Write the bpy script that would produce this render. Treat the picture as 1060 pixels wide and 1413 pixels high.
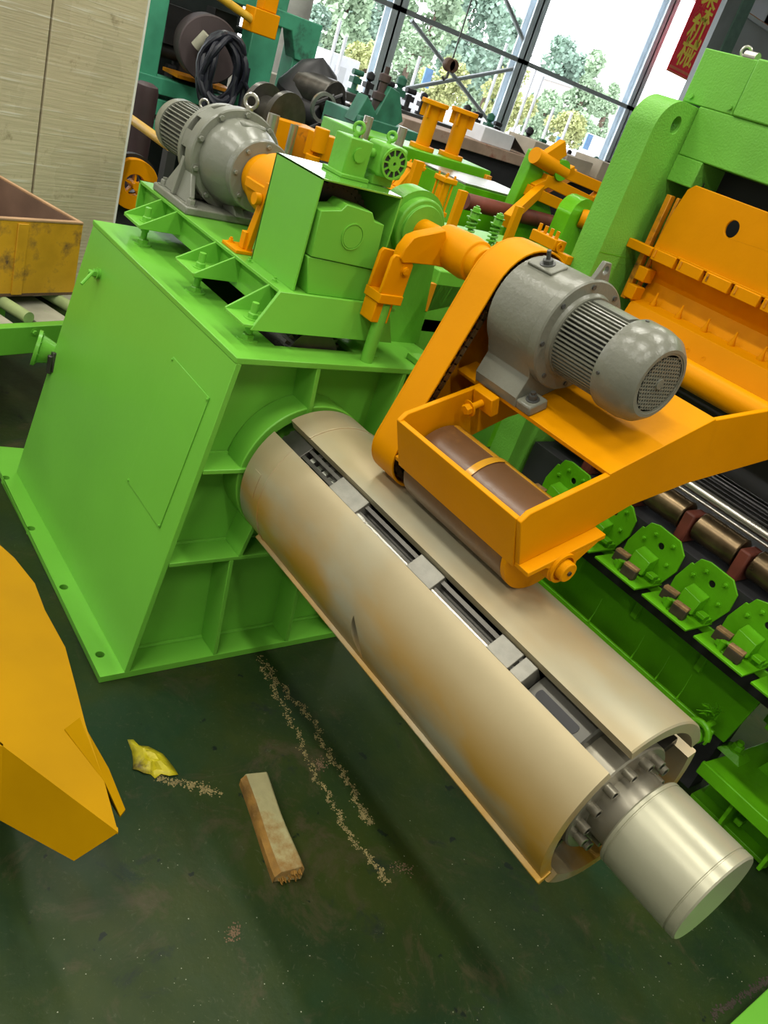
import bpy, bmesh, math, random
from math import sin, cos, pi, radians as rad
from mathutils import Vector as V, Matrix
from mathutils.geometry import tessellate_polygon

for o in list(bpy.data.objects):
    bpy.data.objects.remove(o)
random.seed(7)
scene = bpy.context.scene
COL = scene.collection

# ------------------------------------------------------------------ camera
# world: x = along the mandrel towards the open end, y = across, z = up, floor z = 0
CAM = V((2.01243, -1.533, 2.1))
F = 1133.23                                   # focal length in pixels of the 1060 x 1413 frame
RX = V((0.55793435, 0.77078199, 0.30757826))  # camera right in the world
RY = V((0.54565861, -0.06147424, -0.83574972))  # camera down
RZ = V((-0.6252727, 0.6341262, -0.45488242))  # camera forward
cd = bpy.data.cameras.new('camera')
cd.sensor_fit = 'VERTICAL'
cd.sensor_height = 36.0
cd.lens = F * 36.0 / 1413.0
cd.clip_start = 0.05
cd.clip_end = 400
cam = bpy.data.objects.new('camera', cd)
COL.objects.link(cam)
m3 = Matrix((RX, -RY, -RZ)).transposed()
cam.matrix_world = Matrix.Translation(CAM) @ m3.to_4x4()
scene.camera = cam

# ------------------------------------------------------------------ world, lamps, exposure
world = bpy.data.worlds.new('overcast_sky')
scene.world = world
world.use_nodes = True
wn = world.node_tree.nodes
wn['Background'].inputs['Color'].default_value = (0.93, 0.96, 1.0, 1)
wn['Background'].inputs['Strength'].default_value = 5.0
scene.view_settings.view_transform = 'Standard'
scene.view_settings.look = 'None'
scene.view_settings.exposure = 0.0
scene.view_settings.gamma = 1.0
scene.view_settings.use_curve_mapping = False


def hall_and_fill_lamp(x, y, power, sx=2.2, sy=0.35, z=7.2):
    ld = bpy.data.lights.new('hall_and_fill_lamp', 'AREA')
    ld.shape = 'RECTANGLE'
    ld.size = sx
    ld.size_y = sy
    ld.energy = power
    ld.color = (1.0, 0.97, 0.86)
    o = bpy.data.objects.new('hall_and_fill_lamp', ld)
    o.location = (x, y, z)
    COL.objects.link(o)


for lx in (-8.5, -3.0, 1.2, 5.2):
    for ly, pw in ((-6.2, 165), (-2.4, 150), (1.7, 150), (7.0, 110)):  # the first row is added fill for upright and low faces
        hall_and_fill_lamp(lx, ly, pw)


# ------------------------------------------------------------------ pixel helpers (direction only; the plane gives the distance)
def ray(px, py):
    a = (px - 530.0) / F
    b = (py - 706.5) / F
    return RX * a + RY * b + RZ


def U(px, py, ax, val):
    d = ray(px, py)
    i = 'xyz'.index(ax)
    return CAM + d * ((val - CAM[i]) / d[i])


def UP(px, py, p0, n):
    d = ray(px, py)
    return CAM + d * ((V(p0) - CAM).dot(n) / d.dot(n))


def depth(p):
    return (V(p) - CAM).dot(RZ)


# ------------------------------------------------------------------ materials
MATS = {}


def mat(name, rgb, rough=0.5, metal=0.0, var=0.12, scale=6.0, bump=0.0, bscale=60.0, dirt=None, dirt_amt=0.0,
        dirt_scale=3.0, coat=0.0, spec=0.5, rvar=0.08):
    m = bpy.data.materials.new(name)
    m.use_nodes = True
    nt = m.node_tree
    b = nt.nodes['Principled BSDF']
    tc = nt.nodes.new('ShaderNodeTexCoord')
    n1 = nt.nodes.new('ShaderNodeTexNoise')
    n1.inputs['Scale'].default_value = scale
    n1.inputs['Detail'].default_value = 5
    nt.links.new(tc.outputs['Object'], n1.inputs['Vector'])
    r1 = nt.nodes.new('ShaderNodeValToRGB')
    r1.color_ramp.elements[0].position = 0.3
    r1.color_ramp.elements[1].position = 0.7
    r1.color_ramp.elements[0].color = tuple(c * (1 - var) for c in rgb) + (1,)
    r1.color_ramp.elements[1].color = tuple(min(1, c * (1 + var)) for c in rgb) + (1,)
    nt.links.new(n1.outputs['Fac'], r1.inputs['Fac'])
    colout = r1.outputs['Color']
    if dirt:
        n2 = nt.nodes.new('ShaderNodeTexNoise')
        n2.inputs['Scale'].default_value = dirt_scale
        n2.inputs['Detail'].default_value = 9
        n2.inputs['Roughness'].default_value = 0.68
        nt.links.new(tc.outputs['Object'], n2.inputs['Vector'])
        r2 = nt.nodes.new('ShaderNodeValToRGB')
        r2.color_ramp.elements[0].position = 0.62 - dirt_amt * 0.3
        r2.color_ramp.elements[1].position = 0.74 - dirt_amt * 0.2
        r2.color_ramp.elements[0].color = (0, 0, 0, 1)
        r2.color_ramp.elements[1].color = (1, 1, 1, 1)
        nt.links.new(n2.outputs['Fac'], r2.inputs['Fac'])
        mx = nt.nodes.new('ShaderNodeMix')
        mx.data_type = 'RGBA'
        nt.links.new(r2.outputs['Color'], mx.inputs['Factor'])
        nt.links.new(colout, mx.inputs[6])
        mx.inputs[7].default_value = dirt + (1,)
        colout = mx.outputs[2]
    nt.links.new(colout, b.inputs['Base Color'])
    mr = nt.nodes.new('ShaderNodeMapRange')
    mr.inputs['To Min'].default_value = max(0.03, rough - rvar)
    mr.inputs['To Max'].default_value = min(1, rough + rvar)
    nt.links.new(n1.outputs['Fac'], mr.inputs['Value'])
    nt.links.new(mr.outputs['Result'], b.inputs['Roughness'])
    b.inputs['Metallic'].default_value = metal
    b.inputs['Specular IOR Level'].default_value = spec
    if coat:
        b.inputs['Coat Weight'].default_value = coat
        b.inputs['Coat Roughness'].default_value = 0.15
    if bump:
        n3 = nt.nodes.new('ShaderNodeTexNoise')
        n3.inputs['Scale'].default_value = bscale
        n3.inputs['Detail'].default_value = 3
        nt.links.new(tc.outputs['Object'], n3.inputs['Vector'])
        bp = nt.nodes.new('ShaderNodeBump')
        bp.inputs['Strength'].default_value = bump
        bp.inputs['Distance'].default_value = 0.01
        nt.links.new(n3.outputs['Fac'], bp.inputs['Height'])
        nt.links.new(bp.outputs['Normal'], b.inputs['Normal'])
    MATS[name] = m
    return m


GREEN = mat('green_paint', (0.140, 0.425, 0.042), 0.32, var=0.06, scale=2.0, bump=0.04, bscale=35, spec=0.35)
GREENG = mat('glossy_green_paint', (0.12, 0.36, 0.04), 0.12, var=0.06, scale=2.0, coat=1.0)
GREEN2 = mat('green_paint_worn', (0.125, 0.38, 0.035), 0.36, spec=0.35, var=0.12, scale=5, bump=0.10, bscale=60)
LEVGREEN = mat('leveler_green_paint', (0.10, 0.37, 0.006), 0.32, spec=0.3, var=0.12, scale=6, bump=0.12, bscale=70)
PRESSG = mat('press_green_paint', (0.15, 0.43, 0.05), 0.45, spec=0.3, var=0.10, scale=5, bump=0.25, bscale=120)
TEAL = mat('teal_paint', (0.05, 0.29, 0.17), 0.5, var=0.2, scale=4, dirt=(0.02, 0.05, 0.035), dirt_amt=0.2)
DTEAL = mat('dark_teal_paint', (0.025, 0.14, 0.085), 0.5, var=0.3, scale=8)
ORANGE = mat('orange_paint', (0.65, 0.250, 0.0), 0.45, spec=0.08, var=0.07, scale=3, bump=0.06, bscale=50)
ORANGE2 = mat('orange_paint_dark', (0.64, 0.245, 0.0), 0.42, spec=0.08, var=0.08, scale=4, bump=0.10, bscale=45)
ORANGEW = mat('orange_paint_worn', (0.62, 0.23, 0.002), 0.45, var=0.12, scale=7, dirt=(0.10, 0.05, 0.015),
              dirt_amt=0.25, dirt_scale=9)
CHUTEO = mat('chute_orange_paint', (0.34, 0.175, 0.0), 0.5, var=0.10, scale=3, bump=0.05, bscale=30, spec=0.06)
GREY = mat('grey_motor_paint', (0.165, 0.165, 0.13), 0.30, var=0.08, scale=6, bump=0.10, bscale=90)
GREYL = mat('light_grey_motor_paint', (0.185, 0.19, 0.155), 0.30, var=0.08, scale=5, bump=0.08, bscale=80)
GREYD = mat('dark_grey_paint', (0.055, 0.056, 0.052), 0.4, var=0.15, scale=9)
STEEL = mat('bright_steel', (0.52, 0.50, 0.44), 0.30, metal=0.9, var=0.12, scale=12, bump=0.03)
DSTEEL = mat('dark_steel', (0.09, 0.085, 0.075), 0.38, metal=0.8, var=0.25, scale=14)
BLACK = mat('black_rubber', (0.012, 0.012, 0.014), 0.5, var=0.3, scale=8)
DARK = mat('dark_interior', (0.018, 0.018, 0.02), 0.7, var=0.3, scale=5)
RUST = mat('rust_red', (0.13, 0.028, 0.015), 0.6, var=0.35, scale=10)
BROWNR = mat('brown_rubber', (0.135, 0.066, 0.028), 0.33, var=0.22, scale=4, bump=0.05, dirt=(0.25, 0.12, 0.03),
             dirt_amt=0.1, dirt_scale=5)
ROLLST = mat('oily_brown_steel', (0.17, 0.12, 0.065), 0.3, metal=0.85, var=0.35, scale=14)
WHITE = mat('white_sheet', (0.75, 0.76, 0.80), 0.5, var=0.05)
BRICKM = mat('brown_magnet_block', (0.30, 0.17, 0.075), 0.7, var=0.35, scale=60)
RED = mat('red_banner_cloth', (0.90, 0.012, 0.035), 0.6, var=0.05)
YEL = mat('banner_yellow', (0.98, 0.76, 0.08), 0.6, var=0.05)
STEELBLUE = mat('blue_grey_steel_paint', (0.70, 0.78, 0.84), 0.5, var=0.12, scale=2)
STEELGREY = mat('grey_steel_paint', (0.36, 0.39, 0.40), 0.5, var=0.12, scale=2)
BEIGE = mat('beige_wall_paint', (0.42, 0.36, 0.28), 0.8, var=0.15, scale=3)
HOSE = mat('hose_rubber', (0.012, 0.013, 0.022), 0.42, var=0.3)
DRUMB = mat('dark_brown_drum', (0.055, 0.038, 0.040), 0.6, var=0.15, scale=3)
CABLE = mat('yellow_bar_paint', (0.62, 0.36, 0.02), 0.5, var=0.15, scale=10)


# ------------------------------------------------------------------ mesh builder
class MB:
    def __init__(s):
        s.v = []
        s.f = []

    def add(s, verts, faces):
        n = len(s.v)
        s.v += [V(p) for p in verts]
        s.f += [tuple(i + n for i in f) for f in faces]
        return s

    def bx(s, x0, x1, y0, y1, z0, z1):
        return s.add([(x0, y0, z0), (x1, y0, z0), (x1, y1, z0), (x0, y1, z0), (x0, y0, z1), (x1, y0, z1), (x1, y1, z1),
                      (x0, y1, z1)],
                     [(0, 3, 2, 1), (4, 5, 6, 7), (0, 1, 5, 4), (1, 2, 6, 5), (2, 3, 7, 6), (3, 0, 4, 7)])

    def hexa(s, a, b):
        """two quads a, b (4 corners each) joined into a solid"""
        return s.add(list(a) + list(b), [(0, 3, 2, 1), (4, 5, 6, 7), (0, 1, 5, 4), (1, 2, 6, 5), (2, 3, 7, 6), (3, 0, 4, 7)])

    def obox(s, c, ux, uy, uz, sx, sy, sz):
        """box centred at c along unit axes"""
        c = V(c)
        ux, uy, uz = V(ux).normalized(), V(uy).normalized(), V(uz).normalized()
        pts = []
        for k in (-.5, .5):
            for i, j in ((-.5, -.5), (.5, -.5), (.5, .5), (-.5, .5)):
                pts.append(c + ux * sx * i + uy * sy * j + uz * sz * k)
        return s.hexa(pts[:4], pts[4:])

    def slab(s, pts, vec, holes=()):
        vec = V(vec)
        loops = [[V(p) for p in pts]] + [[V(p) for p in h] for h in holes]
        flat = [p for l in loops for p in l]
        tris = tessellate_polygon(loops)
        n = len(flat)
        verts = flat + [p + vec for p in flat]
        faces = [tuple(t) for t in tris] + [tuple(i + n for i in reversed(t)) for t in tris]
        if not holes and len(pts) <= 8:
            k = len(pts)
            faces = [tuple(range(k)), tuple(range(2 * k - 1, k - 1, -1))]
        o = 0
        for l in loops:
            k = len(l)
            for i in range(k):
                j = (i + 1) % k
                faces.append((o + i, o + j, o + j + n, o + i + n))
            o += k
        return s.add(verts, faces)

    def px(s, poly, x0, x1, holes=()):
        return s.slab([(x0, a, b) for a, b in poly], (x1 - x0, 0, 0), [[(x0, a, b) for a, b in h] for h in holes])

    def py(s, poly, y0, y1, holes=()):
        return s.slab([(a, y0, b) for a, b in poly], (0, y1 - y0, 0), [[(a, y0, b) for a, b in h] for h in holes])

    def pz(s, poly, z0, z1, holes=()):
        return s.slab([(a, b, z0) for a, b in poly], (0, 0, z1 - z0), [[(a, b, z0) for a, b in h] for h in holes])

    def lathe(s, prof, org, axis=(1, 0, 0), n=40, a0=0.0, a1=2 * pi, closed_prof=False, ref=None):
        """prof: (t along the axis, radius)"""
        ax = V(axis).normalized()
        u = V(ref) if ref is not None else (V((0, 1, 0)) if abs(ax.y) < 0.9 else V((0, 0, 1)))
        u = (u - ax * u.dot(ax)).normalized()
        w = ax.cross(u)
        org = V(org)
        full = abs(a1 - a0 - 2 * pi) < 1e-6
        m = n if full else n + 1
        verts, faces = [], []
        for t, r in prof:
            for i in range(m):
                a = a0 + (a1 - a0) * i / n
                verts.append(org + ax * t + (u * cos(a) + w * sin(a)) * r)
        k = len(prof)
        rng = range(k) if closed_prof else range(k - 1)
        for j in rng:
            j2 = (j + 1) % k
            for i in range(n):
                i2 = (i + 1) % m
                faces.append((j * m + i, j * m + i2, j2 * m + i2, j2 * m + i))
        if not closed_prof:
            if full:
                faces.append(tuple(range(m - 1, -1, -1)))
                faces.append(tuple((k - 1) * m + i for i in range(m)))
        elif not full:
            faces.append(tuple(j * m for j in range(k)))
            faces.append(tuple(j * m + m - 1 for j in range(k - 1, -1, -1)))
        return s.add(verts, faces)

    def cyl(s, p0, p1, r, n=20, r2=None):
        p0, p1 = V(p0), V(p1)
        L = (p1 - p0).length
        return s.lathe([(0, r), (L, r if r2 is None else r2)], p0, p1 - p0, n)

    def ring(s, p0, p1, ro, ri, n=36):
        p0, p1 = V(p0), V(p1)
        L = (p1 - p0).length
        return s.lathe([(0, ro), (L, ro), (L, ri), (0, ri)], p0, p1 - p0, n, closed_prof=True)

    def tube(s, path, r, n=8, closed=False):
        P = [V(p) for p in path]
        k = len(P)
        verts, faces = [], []
        prev = None
        for i in range(k):
            if closed:
                t = P[(i + 1) % k] - P[i - 1]
            else:
                t = P[min(i + 1, k - 1)] - P[max(i - 1, 0)]
            t = t.normalized() if t.length > 1e-9 else V((0, 0, 1))
            if prev is None:
                u = t.orthogonal().normalized()
            else:
                u = prev - t * prev.dot(t)
                u = u.normalized() if u.length > 1e-6 else t.orthogonal().normalized()
            prev = u
            w = t.cross(u)
            rr = r[i] if isinstance(r, (list, tuple)) else r
            for j in range(n):
                a = 2 * pi * j / n
                verts.append(P[i] + (u * cos(a) + w * sin(a)) * rr)
        for i in range(k if closed else k - 1):
            i2 = (i + 1) % k
            for j in range(n):
                j2 = (j + 1) % n
                faces.append((i * n + j, i * n + j2, i2 * n + j2, i2 * n + j))
        if not closed:
            faces.append(tuple(range(n - 1, -1, -1)))
            faces.append(tuple((k - 1) * n + j for j in range(n)))
        return s.add(verts, faces)

    def hexbolt(s, p, d, r=0.012, h=0.012, stud=0.0):
        p, d = V(p), V(d).normalized()
        s.cyl(p, p + d * 0.15 * h, r * 1.5, 14)
        s.lathe([(0.1 * h, r), (h * 0.85, r), (h, r * 0.85)], p, d, 6)
        if stud:
            s.cyl(p + d * h * 0.9, p + d * (h + stud), r * 0.55, 10)
        return s

    def build(s, name, material, parent=None, bevel=0.0, smooth=True, seg=2, angle=35):
        off = PLOC.get(parent.name, V((0, 0, 0))) if parent else V((0, 0, 0))
        me = bpy.data.meshes.new(name)
        me.from_pydata([p - off for p in s.v], [], s.f)
        bm = bmesh.new()
        bm.from_mesh(me)
        bmesh.ops.recalc_face_normals(bm, faces=bm.faces)
        bm.to_mesh(me)
        bm.free()
        me.materials.append(material)
        if smooth:
            me.shade_smooth()
            me.set_sharp_from_angle(angle=rad(angle))
        o = bpy.data.objects.new(name, me)
        COL.objects.link(o)
        if parent:
            o.parent = parent
            PLOC[o.name] = off
        if bevel:
            b = o.modifiers.new('bevel', 'BEVEL')
            b.width = bevel
            b.segments = seg
            b.limit_method = 'ANGLE'
            b.angle_limit = rad(40)
            b.harden_normals = False
        return o


PLOC = {}


def thing(name, label, cat, loc=(0, 0, 0), group=None):
    o = bpy.data.objects.new(name, None)
    o.empty_display_size = 0.05
    COL.objects.link(o)
    o.location = loc
    o['label'] = label
    o['category'] = cat
    if group:
        o['group'] = group
    PLOC[o.name] = V(loc)
    return o


def tag(o, label, cat, group=None):
    o['label'] = label
    o['category'] = cat
    if group:
        o['group'] = group
    return o


def struct(o):
    o['kind'] = 'structure'
    return o


def rebase(o, loc):
    """move the origin of a single-mesh thing to loc without moving the mesh"""
    loc = V(loc)
    o.data.transform(Matrix.Translation(-loc))
    o.location = loc
    return o


def circ(cx, cy, r, n=20, ry=None):
    ry = r if ry is None else ry
    return [(cx + r * cos(2 * pi * i / n), cy + ry * sin(2 * pi * i / n)) for i in range(n)]


def arc(cx, cy, r, a0, a1, n=10):
    return [(cx + r * cos(rad(a0 + (a1 - a0) * i / n)), cy + r * sin(rad(a0 + (a1 - a0) * i / n))) for i in range(n + 1)]


def lerp(a, b, t):
    return V(a) * (1 - t) + V(b) * t


# ================================================================== SETTING
def floor_material():
    m = bpy.data.materials.new('green_epoxy_floor')
    m.use_nodes = True
    nt = m.node_tree
    L = nt.links.new
    b = nt.nodes['Principled BSDF']
    tc = nt.nodes.new('ShaderNodeTexCoord')

    def noise(scale, detail=6, rough=0.6, dist=0.0):
        n = nt.nodes.new('ShaderNodeTexNoise')
        n.inputs['Scale'].default_value = scale
        n.inputs['Detail'].default_value = detail
        n.inputs['Roughness'].default_value = rough
        n.inputs['Distortion'].default_value = dist
        L(tc.outputs['Object'], n.inputs['Vector'])
        return n

    def ramp(src, stops):
        r = nt.nodes.new('ShaderNodeValToRGB')
        cr = r.color_ramp
        while len(cr.elements) < len(stops):
            cr.elements.new(0.5)
        for e, (p, c) in zip(cr.elements, stops):
            e.position = p
            e.color = c if len(c) == 4 else c + (1,)
        L(src, r.inputs['Fac'])
        return r

    def mixc(fac, a, bcol):
        mx = nt.nodes.new('ShaderNodeMix')
        mx.data_type = 'RGBA'
        L(fac, mx.inputs['Factor'])
        L(a, mx.inputs[6])
        mx.inputs[7].default_value = bcol + (1,)
        return mx.outputs[2]

    base = ramp(noise(1.6, 7, 0.62).outputs['Fac'],
                [(0.30, (0.008, 0.022, 0.009)), (0.48, (0.017, 0.032, 0.008)), (0.60, (0.024, 0.037, 0.007)), (0.75, (0.034, 0.044, 0.010))])
    c = base.outputs['Color']
    g = (0, 0, 0)
    w = (1, 1, 1)
    c = mixc(ramp(noise(5.5, 9, 0.7, 0.6).outputs['Fac'], [(0.60, g), (0.68, w)]).outputs['Color'], c, (0.014, 0.022, 0.013))
    c = mixc(ramp(noise(3.1, 10, 0.75, 1.0).outputs['Fac'], [(0.54, g), (0.66, (0.85, 0.85, 0.85))]).outputs['Color'], c,
             (0.052, 0.044, 0.022))
    c = mixc(ramp(noise(0.9, 4, 0.6, 0.4).outputs['Fac'], [(0.52, g), (0.62, (0.6, 0.6, 0.6))]).outputs['Color'], c, (0.010, 0.036, 0.018))
    c = mixc(ramp(noise(22, 8, 0.8, 2.5).outputs['Fac'], [(0.58, g), (0.65, (0.6, 0.6, 0.6))]).outputs['Color'], c, (0.060, 0.068, 0.036))
    c = mixc(ramp(noise(46, 4, 0.5).outputs['Fac'], [(0.745, g), (0.77, w)]).outputs['Color'], c, (0.16, 0.17, 0.10))
    c = mixc(ramp(noise(14, 4, 0.5).outputs['Fac'], [(0.69, g), (0.71, w)]).outputs['Color'], c, (0.008, 0.014, 0.009))
    L(c, b.inputs['Base Color'])
    rr = ramp(noise(2.5, 6).outputs['Fac'], [(0.3, (0.33, 0.33, 0.33)), (0.7, (0.55, 0.55, 0.55))])
    L(rr.outputs['Color'], b.inputs['Roughness'])
    b.inputs['Specular IOR Level'].default_value = 0.18
    bp = nt.nodes.new('ShaderNodeBump')
    bp.inputs['Strength'].default_value = 0.12
    bp.inputs['Distance'].default_value = 0.01
    L(noise(30, 5).outputs['Fac'], bp.inputs['Height'])
    L(bp.outputs['Normal'], b.inputs['Normal'])
    return m


struct(MB().bx(-18.2, 9, -9, 34, -0.2, 0.0).build('floor', floor_material(), smooth=False))
GROUND = mat('yard_concrete', (0.50, 0.50, 0.46), 0.9, var=0.15, scale=0.3)
struct(MB().bx(-90, -18.2, -30, 110, -0.3, -0.1).build('yard_ground', GROUND, smooth=False))
CEIL = mat('pale_roof_sheet', (0.45, 0.46, 0.47), 0.7, var=0.08, scale=0.5)
struct(MB().bx(-18.2, 9, -9, 34, 8.2, 8.4).build('ceiling', CEIL, smooth=False))

HALLW = mat('hall_wall_sheet', (0.52, 0.52, 0.49), 0.8, var=0.08, scale=0.5)
struct(MB().bx(9.0, 9.2, -9.2, 34.2, 0, 8.2).build('wall_near', HALLW, smooth=False))
struct(MB().bx(-18.2, 9.0, -9.2, -9.0, 0, 8.2).build('wall_left', HALLW, smooth=False))
struct(MB().bx(-18.2, 9.0, 34.0, 34.2, 0, 8.2).build('wall_right', HALLW, smooth=False))

# ================================================================== UNCOILER HOUSING
HT = 1.241          # top of the housing
hs = thing('uncoiler_housing', 'tall green welded steel housing that carries the tan mandrel, with bolted floor flange',
           'machine housing', (-0.6, 0.05, 0))
# base plate with bolt holes in the flange
holes = []
for p in ((8, 659), (43, 729), (88, 810), (138, 903)):
    q = U(p[0], p[1], 'z', 0.028)
    holes.append(circ(q.x, q.y, 0.0165, 18))
MB().pz([(0.0, -0.524), (0.0, 0.56), (-1.40, 0.56), (-1.62, -0.50)], 0.002, 0.028, holes).build('base_plate', GREEN, hs, 0.003)


# leaning side plates (outer faces)
def side_corners(sgn):
    if sgn < 0:
        return [(0.0, -0.437, 0.028), (0.0, -0.296, HT - 0.018), (-1.264, -0.296, HT - 0.018), (-1.372, -0.437, 0.028)]
    return [(0.0, 0.50, 0.028), (0.0, 0.42, HT - 0.018), (-1.264, 0.42, HT - 0.018), (-1.372, 0.50, 0.028)]


SC = side_corners(-1)
SN = (V(SC[1]) - V(SC[0])).cross(V(SC[2]) - V(SC[1])).normalized()
if SN.y > 0:
    SN = -SN
MB().slab(SC, -SN * 0.02).build('side_plate', GREEN, hs, 0.002)
MB().slab(side_corners(1), (0, -0.02, 0)).build('side_plate', GREEN, hs, 0.002)
MB().slab([(-1.25, -0.29, HT - 0.02), (-1.25, 0.41, HT - 0.02), (-1.36, 0.49, 0.03), (-1.36, -0.43, 0.03)],
          (0.015, 0, 0)).build('back_plate', GREEN, hs)
# top plate with a rectangular opening below the motor frame
MB().pz([(0.0, -0.298), (0.0, 0.60), (-1.27, 0.60), (-1.27, -0.298)], HT - 0.02, HT,
        [[(-0.12, -0.10), (-0.12, 0.22), (-0.9, 0.22), (-0.9, -0.10)]]).build('top_plate', GREEN, hs, 0.003)


def yl(z):   # inside of the left plate at height z
    return -0.437 + (z - 0.028) / (HT - 0.046) * 0.141 + 0.022


def yr(z):
    return 0.50 - (z - 0.028) / (HT - 0.046) * 0.08 - 0.02


FD = -0.115
MB().slab([(FD, yl(.03), 0.03), (FD, yl(1.22), 1.22), (FD, yr(1.22), 1.22), (FD, yr(.03), 0.03)],
          (-0.012, 0, 0)).build('front_panel', GREEN, hs)
for z in (0.492, 0.852):
    MB().slab([(-0.002, yl(z), z), (-0.002, yr(z), z), (FD, yr(z), z), (FD, yl(z), z)], (0, 0, -0.016)).build('rail', GREEN, hs, 0.002)
    MB().tube([(FD + 0.004, yl(z), z + 0.002), (FD + 0.004, yr(z), z + 0.002)], 0.006, 6).build('weld_bead', GREEN, hs)


def rib(y0, y1, z0, z1, t=0.016):
    MB().slab([(-0.002, y0, z0), (-0.002, y1, z1), (FD, y1, z1), (FD, y0, z0)], (0, t, 0)).build('rib', GREEN, hs, 0.002)


rib(0.016, -0.002, 1.05, HT - 0.02)
rib(0.365, 0.365, 0.86, HT - 0.02)
rib(-0.10, -0.077, 0.492, 0.62)
rib(-0.089, -0.130, 0.028, 0.476)
rib(0.233, 0.185, 0.028, 0.476)
rib(0.20, 0.20, 0.508, 0.84)
MB().tube([(FD + 0.004, yl(.03), 0.032), (FD + 0.004, yr(.03), 0.032)], 0.007, 6).build('weld_bead', GREEN, hs)
# bearing hub around the mandrel
MY, MZ, MR = 0.077, 0.824, 0.2565
MB().ring((FD, MY, MZ), (-0.012, MY, MZ), 0.258, 0.222, 64).build('hub_ring', GREEN, hs, 0.004)
MB().ring((FD, MY, MZ), (-0.05, MY, MZ), 0.222, 0.11, 48).build('hub_face', GREEN, hs, 0.003)
# access panel, screws
ap = [UP(*p, SC[0], SN) for p in ((240, 492), (290, 549), (221, 729), (177, 664))]
apo = MB().slab([p + SN * 0.0005 for p in ap], SN * 0.0035).build('access_panel', GREEN, hs, 0.001)
for p in ap:
    cen = sum(ap, V()) / 4
    q = lerp(p, cen, 0.035)
    MB().hexbolt(q + SN * 0.004, SN, 0.0045, 0.005).build('screw', GREEN, apo)
# locking bolt with T-handle on the side plate
q = UP(137, 378, SC[0], SN)
lb = MB()
lb.cyl(q, q + SN * 0.012, 0.02, 16)
lb.hexbolt(q + SN * 0.012, SN, 0.016, 0.016)
lb.cyl(q + SN * 0.02, q + SN * 0.045, 0.009, 10)
lbo = lb.build('locking_bolt', GREEN, hs)
MB().cyl(q + SN * 0.036 + V((0.03, 0, 0.012)), q + SN * 0.036 + V((0.05, -0.045, -0.035)), 0.0062, 10).build('handle', GREEN, lbo)
# bell shaped encoder at the rear edge with a sensor and a cable
eb = V((-1.33, -0.40, 0.80))
pe = U(72, 487, 'x', -1.35)
ax = V((-0.35, -0.9, 0.15)).normalized()
bell = MB()
bell.lathe([(-0.10, 0.03), (-0.03, 0.034), (0.0, 0.046), (0.05, 0.062), (0.056, 0.077), (0.07, 0.077), (0.07, 0.05), (0.066, 0.0)], pe, ax, 32)
bo = bell.build('encoder_bell', GREEN, hs)
u = ax.orthogonal().normalized()
w = ax.cross(u)
for i in range(8):
    a = 2 * pi * i / 8
    MB().hexbolt(pe + ax * 0.056 + (u * cos(a) + w * sin(a)) * 0.068, -ax, 0.005, 0.005).build('flange_bolt', GREEN, bo)
sb = MB()
sp = U(76, 500, 'x', -1.29)
sb.obox(sp, (1, 0, .2), (0, 1, 0), (-.2, 0, 1), 0.03, 0.03, 0.085)
sb.cyl(sp + V((0.0, -0.02, -0.05)), sp + V((0.0, -0.02, 0.03)), 0.013, 12)
sb.build('sensor_bracket', DSTEEL, hs, 0.003)
c0 = U(72, 510, 'x', -1.28)
MB().tube([c0, U(73, 530, 'x', -1.27), U(75, 550, 'x', -1.265), U(75.5, 572, 'x', -1.255)], 0.0035, 8).build('sensor_cable', GREEN2, hs)
# gusset plate on the right of the top plate
MB().slab([(-0.06, 0.50, HT), (-0.06, 0.60, HT + 0.36), (-0.06, 0.78, HT + 0.36), (-0.06, 0.78, HT)], (-0.03, 0, 0)).build('gusset', GREEN, hs, 0.003)
MB().bx(-0.10, -0.02, 0.44, 0.60, HT, HT + 0.022).build('gusset_foot', GREEN, hs, 0.003)
MB().hexbolt((-0.045, 0.475, HT + 0.022), (0, 0, 1), 0.011, 0.014).build('bolt', GREEN, hs)

# ================================================================== MOTOR BASE FRAME
ZT = 1.41
mf = thing('motor_base_frame', 'green channel frame standing on six jacking studs on top of the housing', 'machine frame',
           (-0.65, 0.11, HT))
FX0, FX1, FY0, FY1 = -1.34, -0.116, -0.11, 0.335
MB().bx(FX0, FX1, FY0, FY1, ZT - 0.012, ZT).build('deck_plate', GREEN, mf, 0.002)
MB().bx(FX0, FX1 + 0.0, FY0 + 0.028, FY0 + 0.038, 1.30, ZT - 0.012).build('channel_web', GREEN, mf)
MB().bx(FX0, FX1, FY1 - 0.038, FY1 - 0.028, 1.30, ZT - 0.012).build('channel_web', GREEN, mf)
MB().slab([(-0.106, FY0 - 0.03, ZT + 0.012), (-0.106, FY1 - 0.04, ZT + 0.012), (-0.086, FY1 + 0.005, 1.297), (-0.086, -0.222, 1.297)], (-0.012, 0, 0.0)).build('end_plate', GREEN, mf, 0.002)
MB().slab([(FX0, FY0, ZT), (FX0, FY1, ZT), (FX0, FY1, 1.30), (FX0, FY0, 1.30)], (0.012, 0, 0.0)).build('end_plate', GREEN, mf, 0.002)
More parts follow.
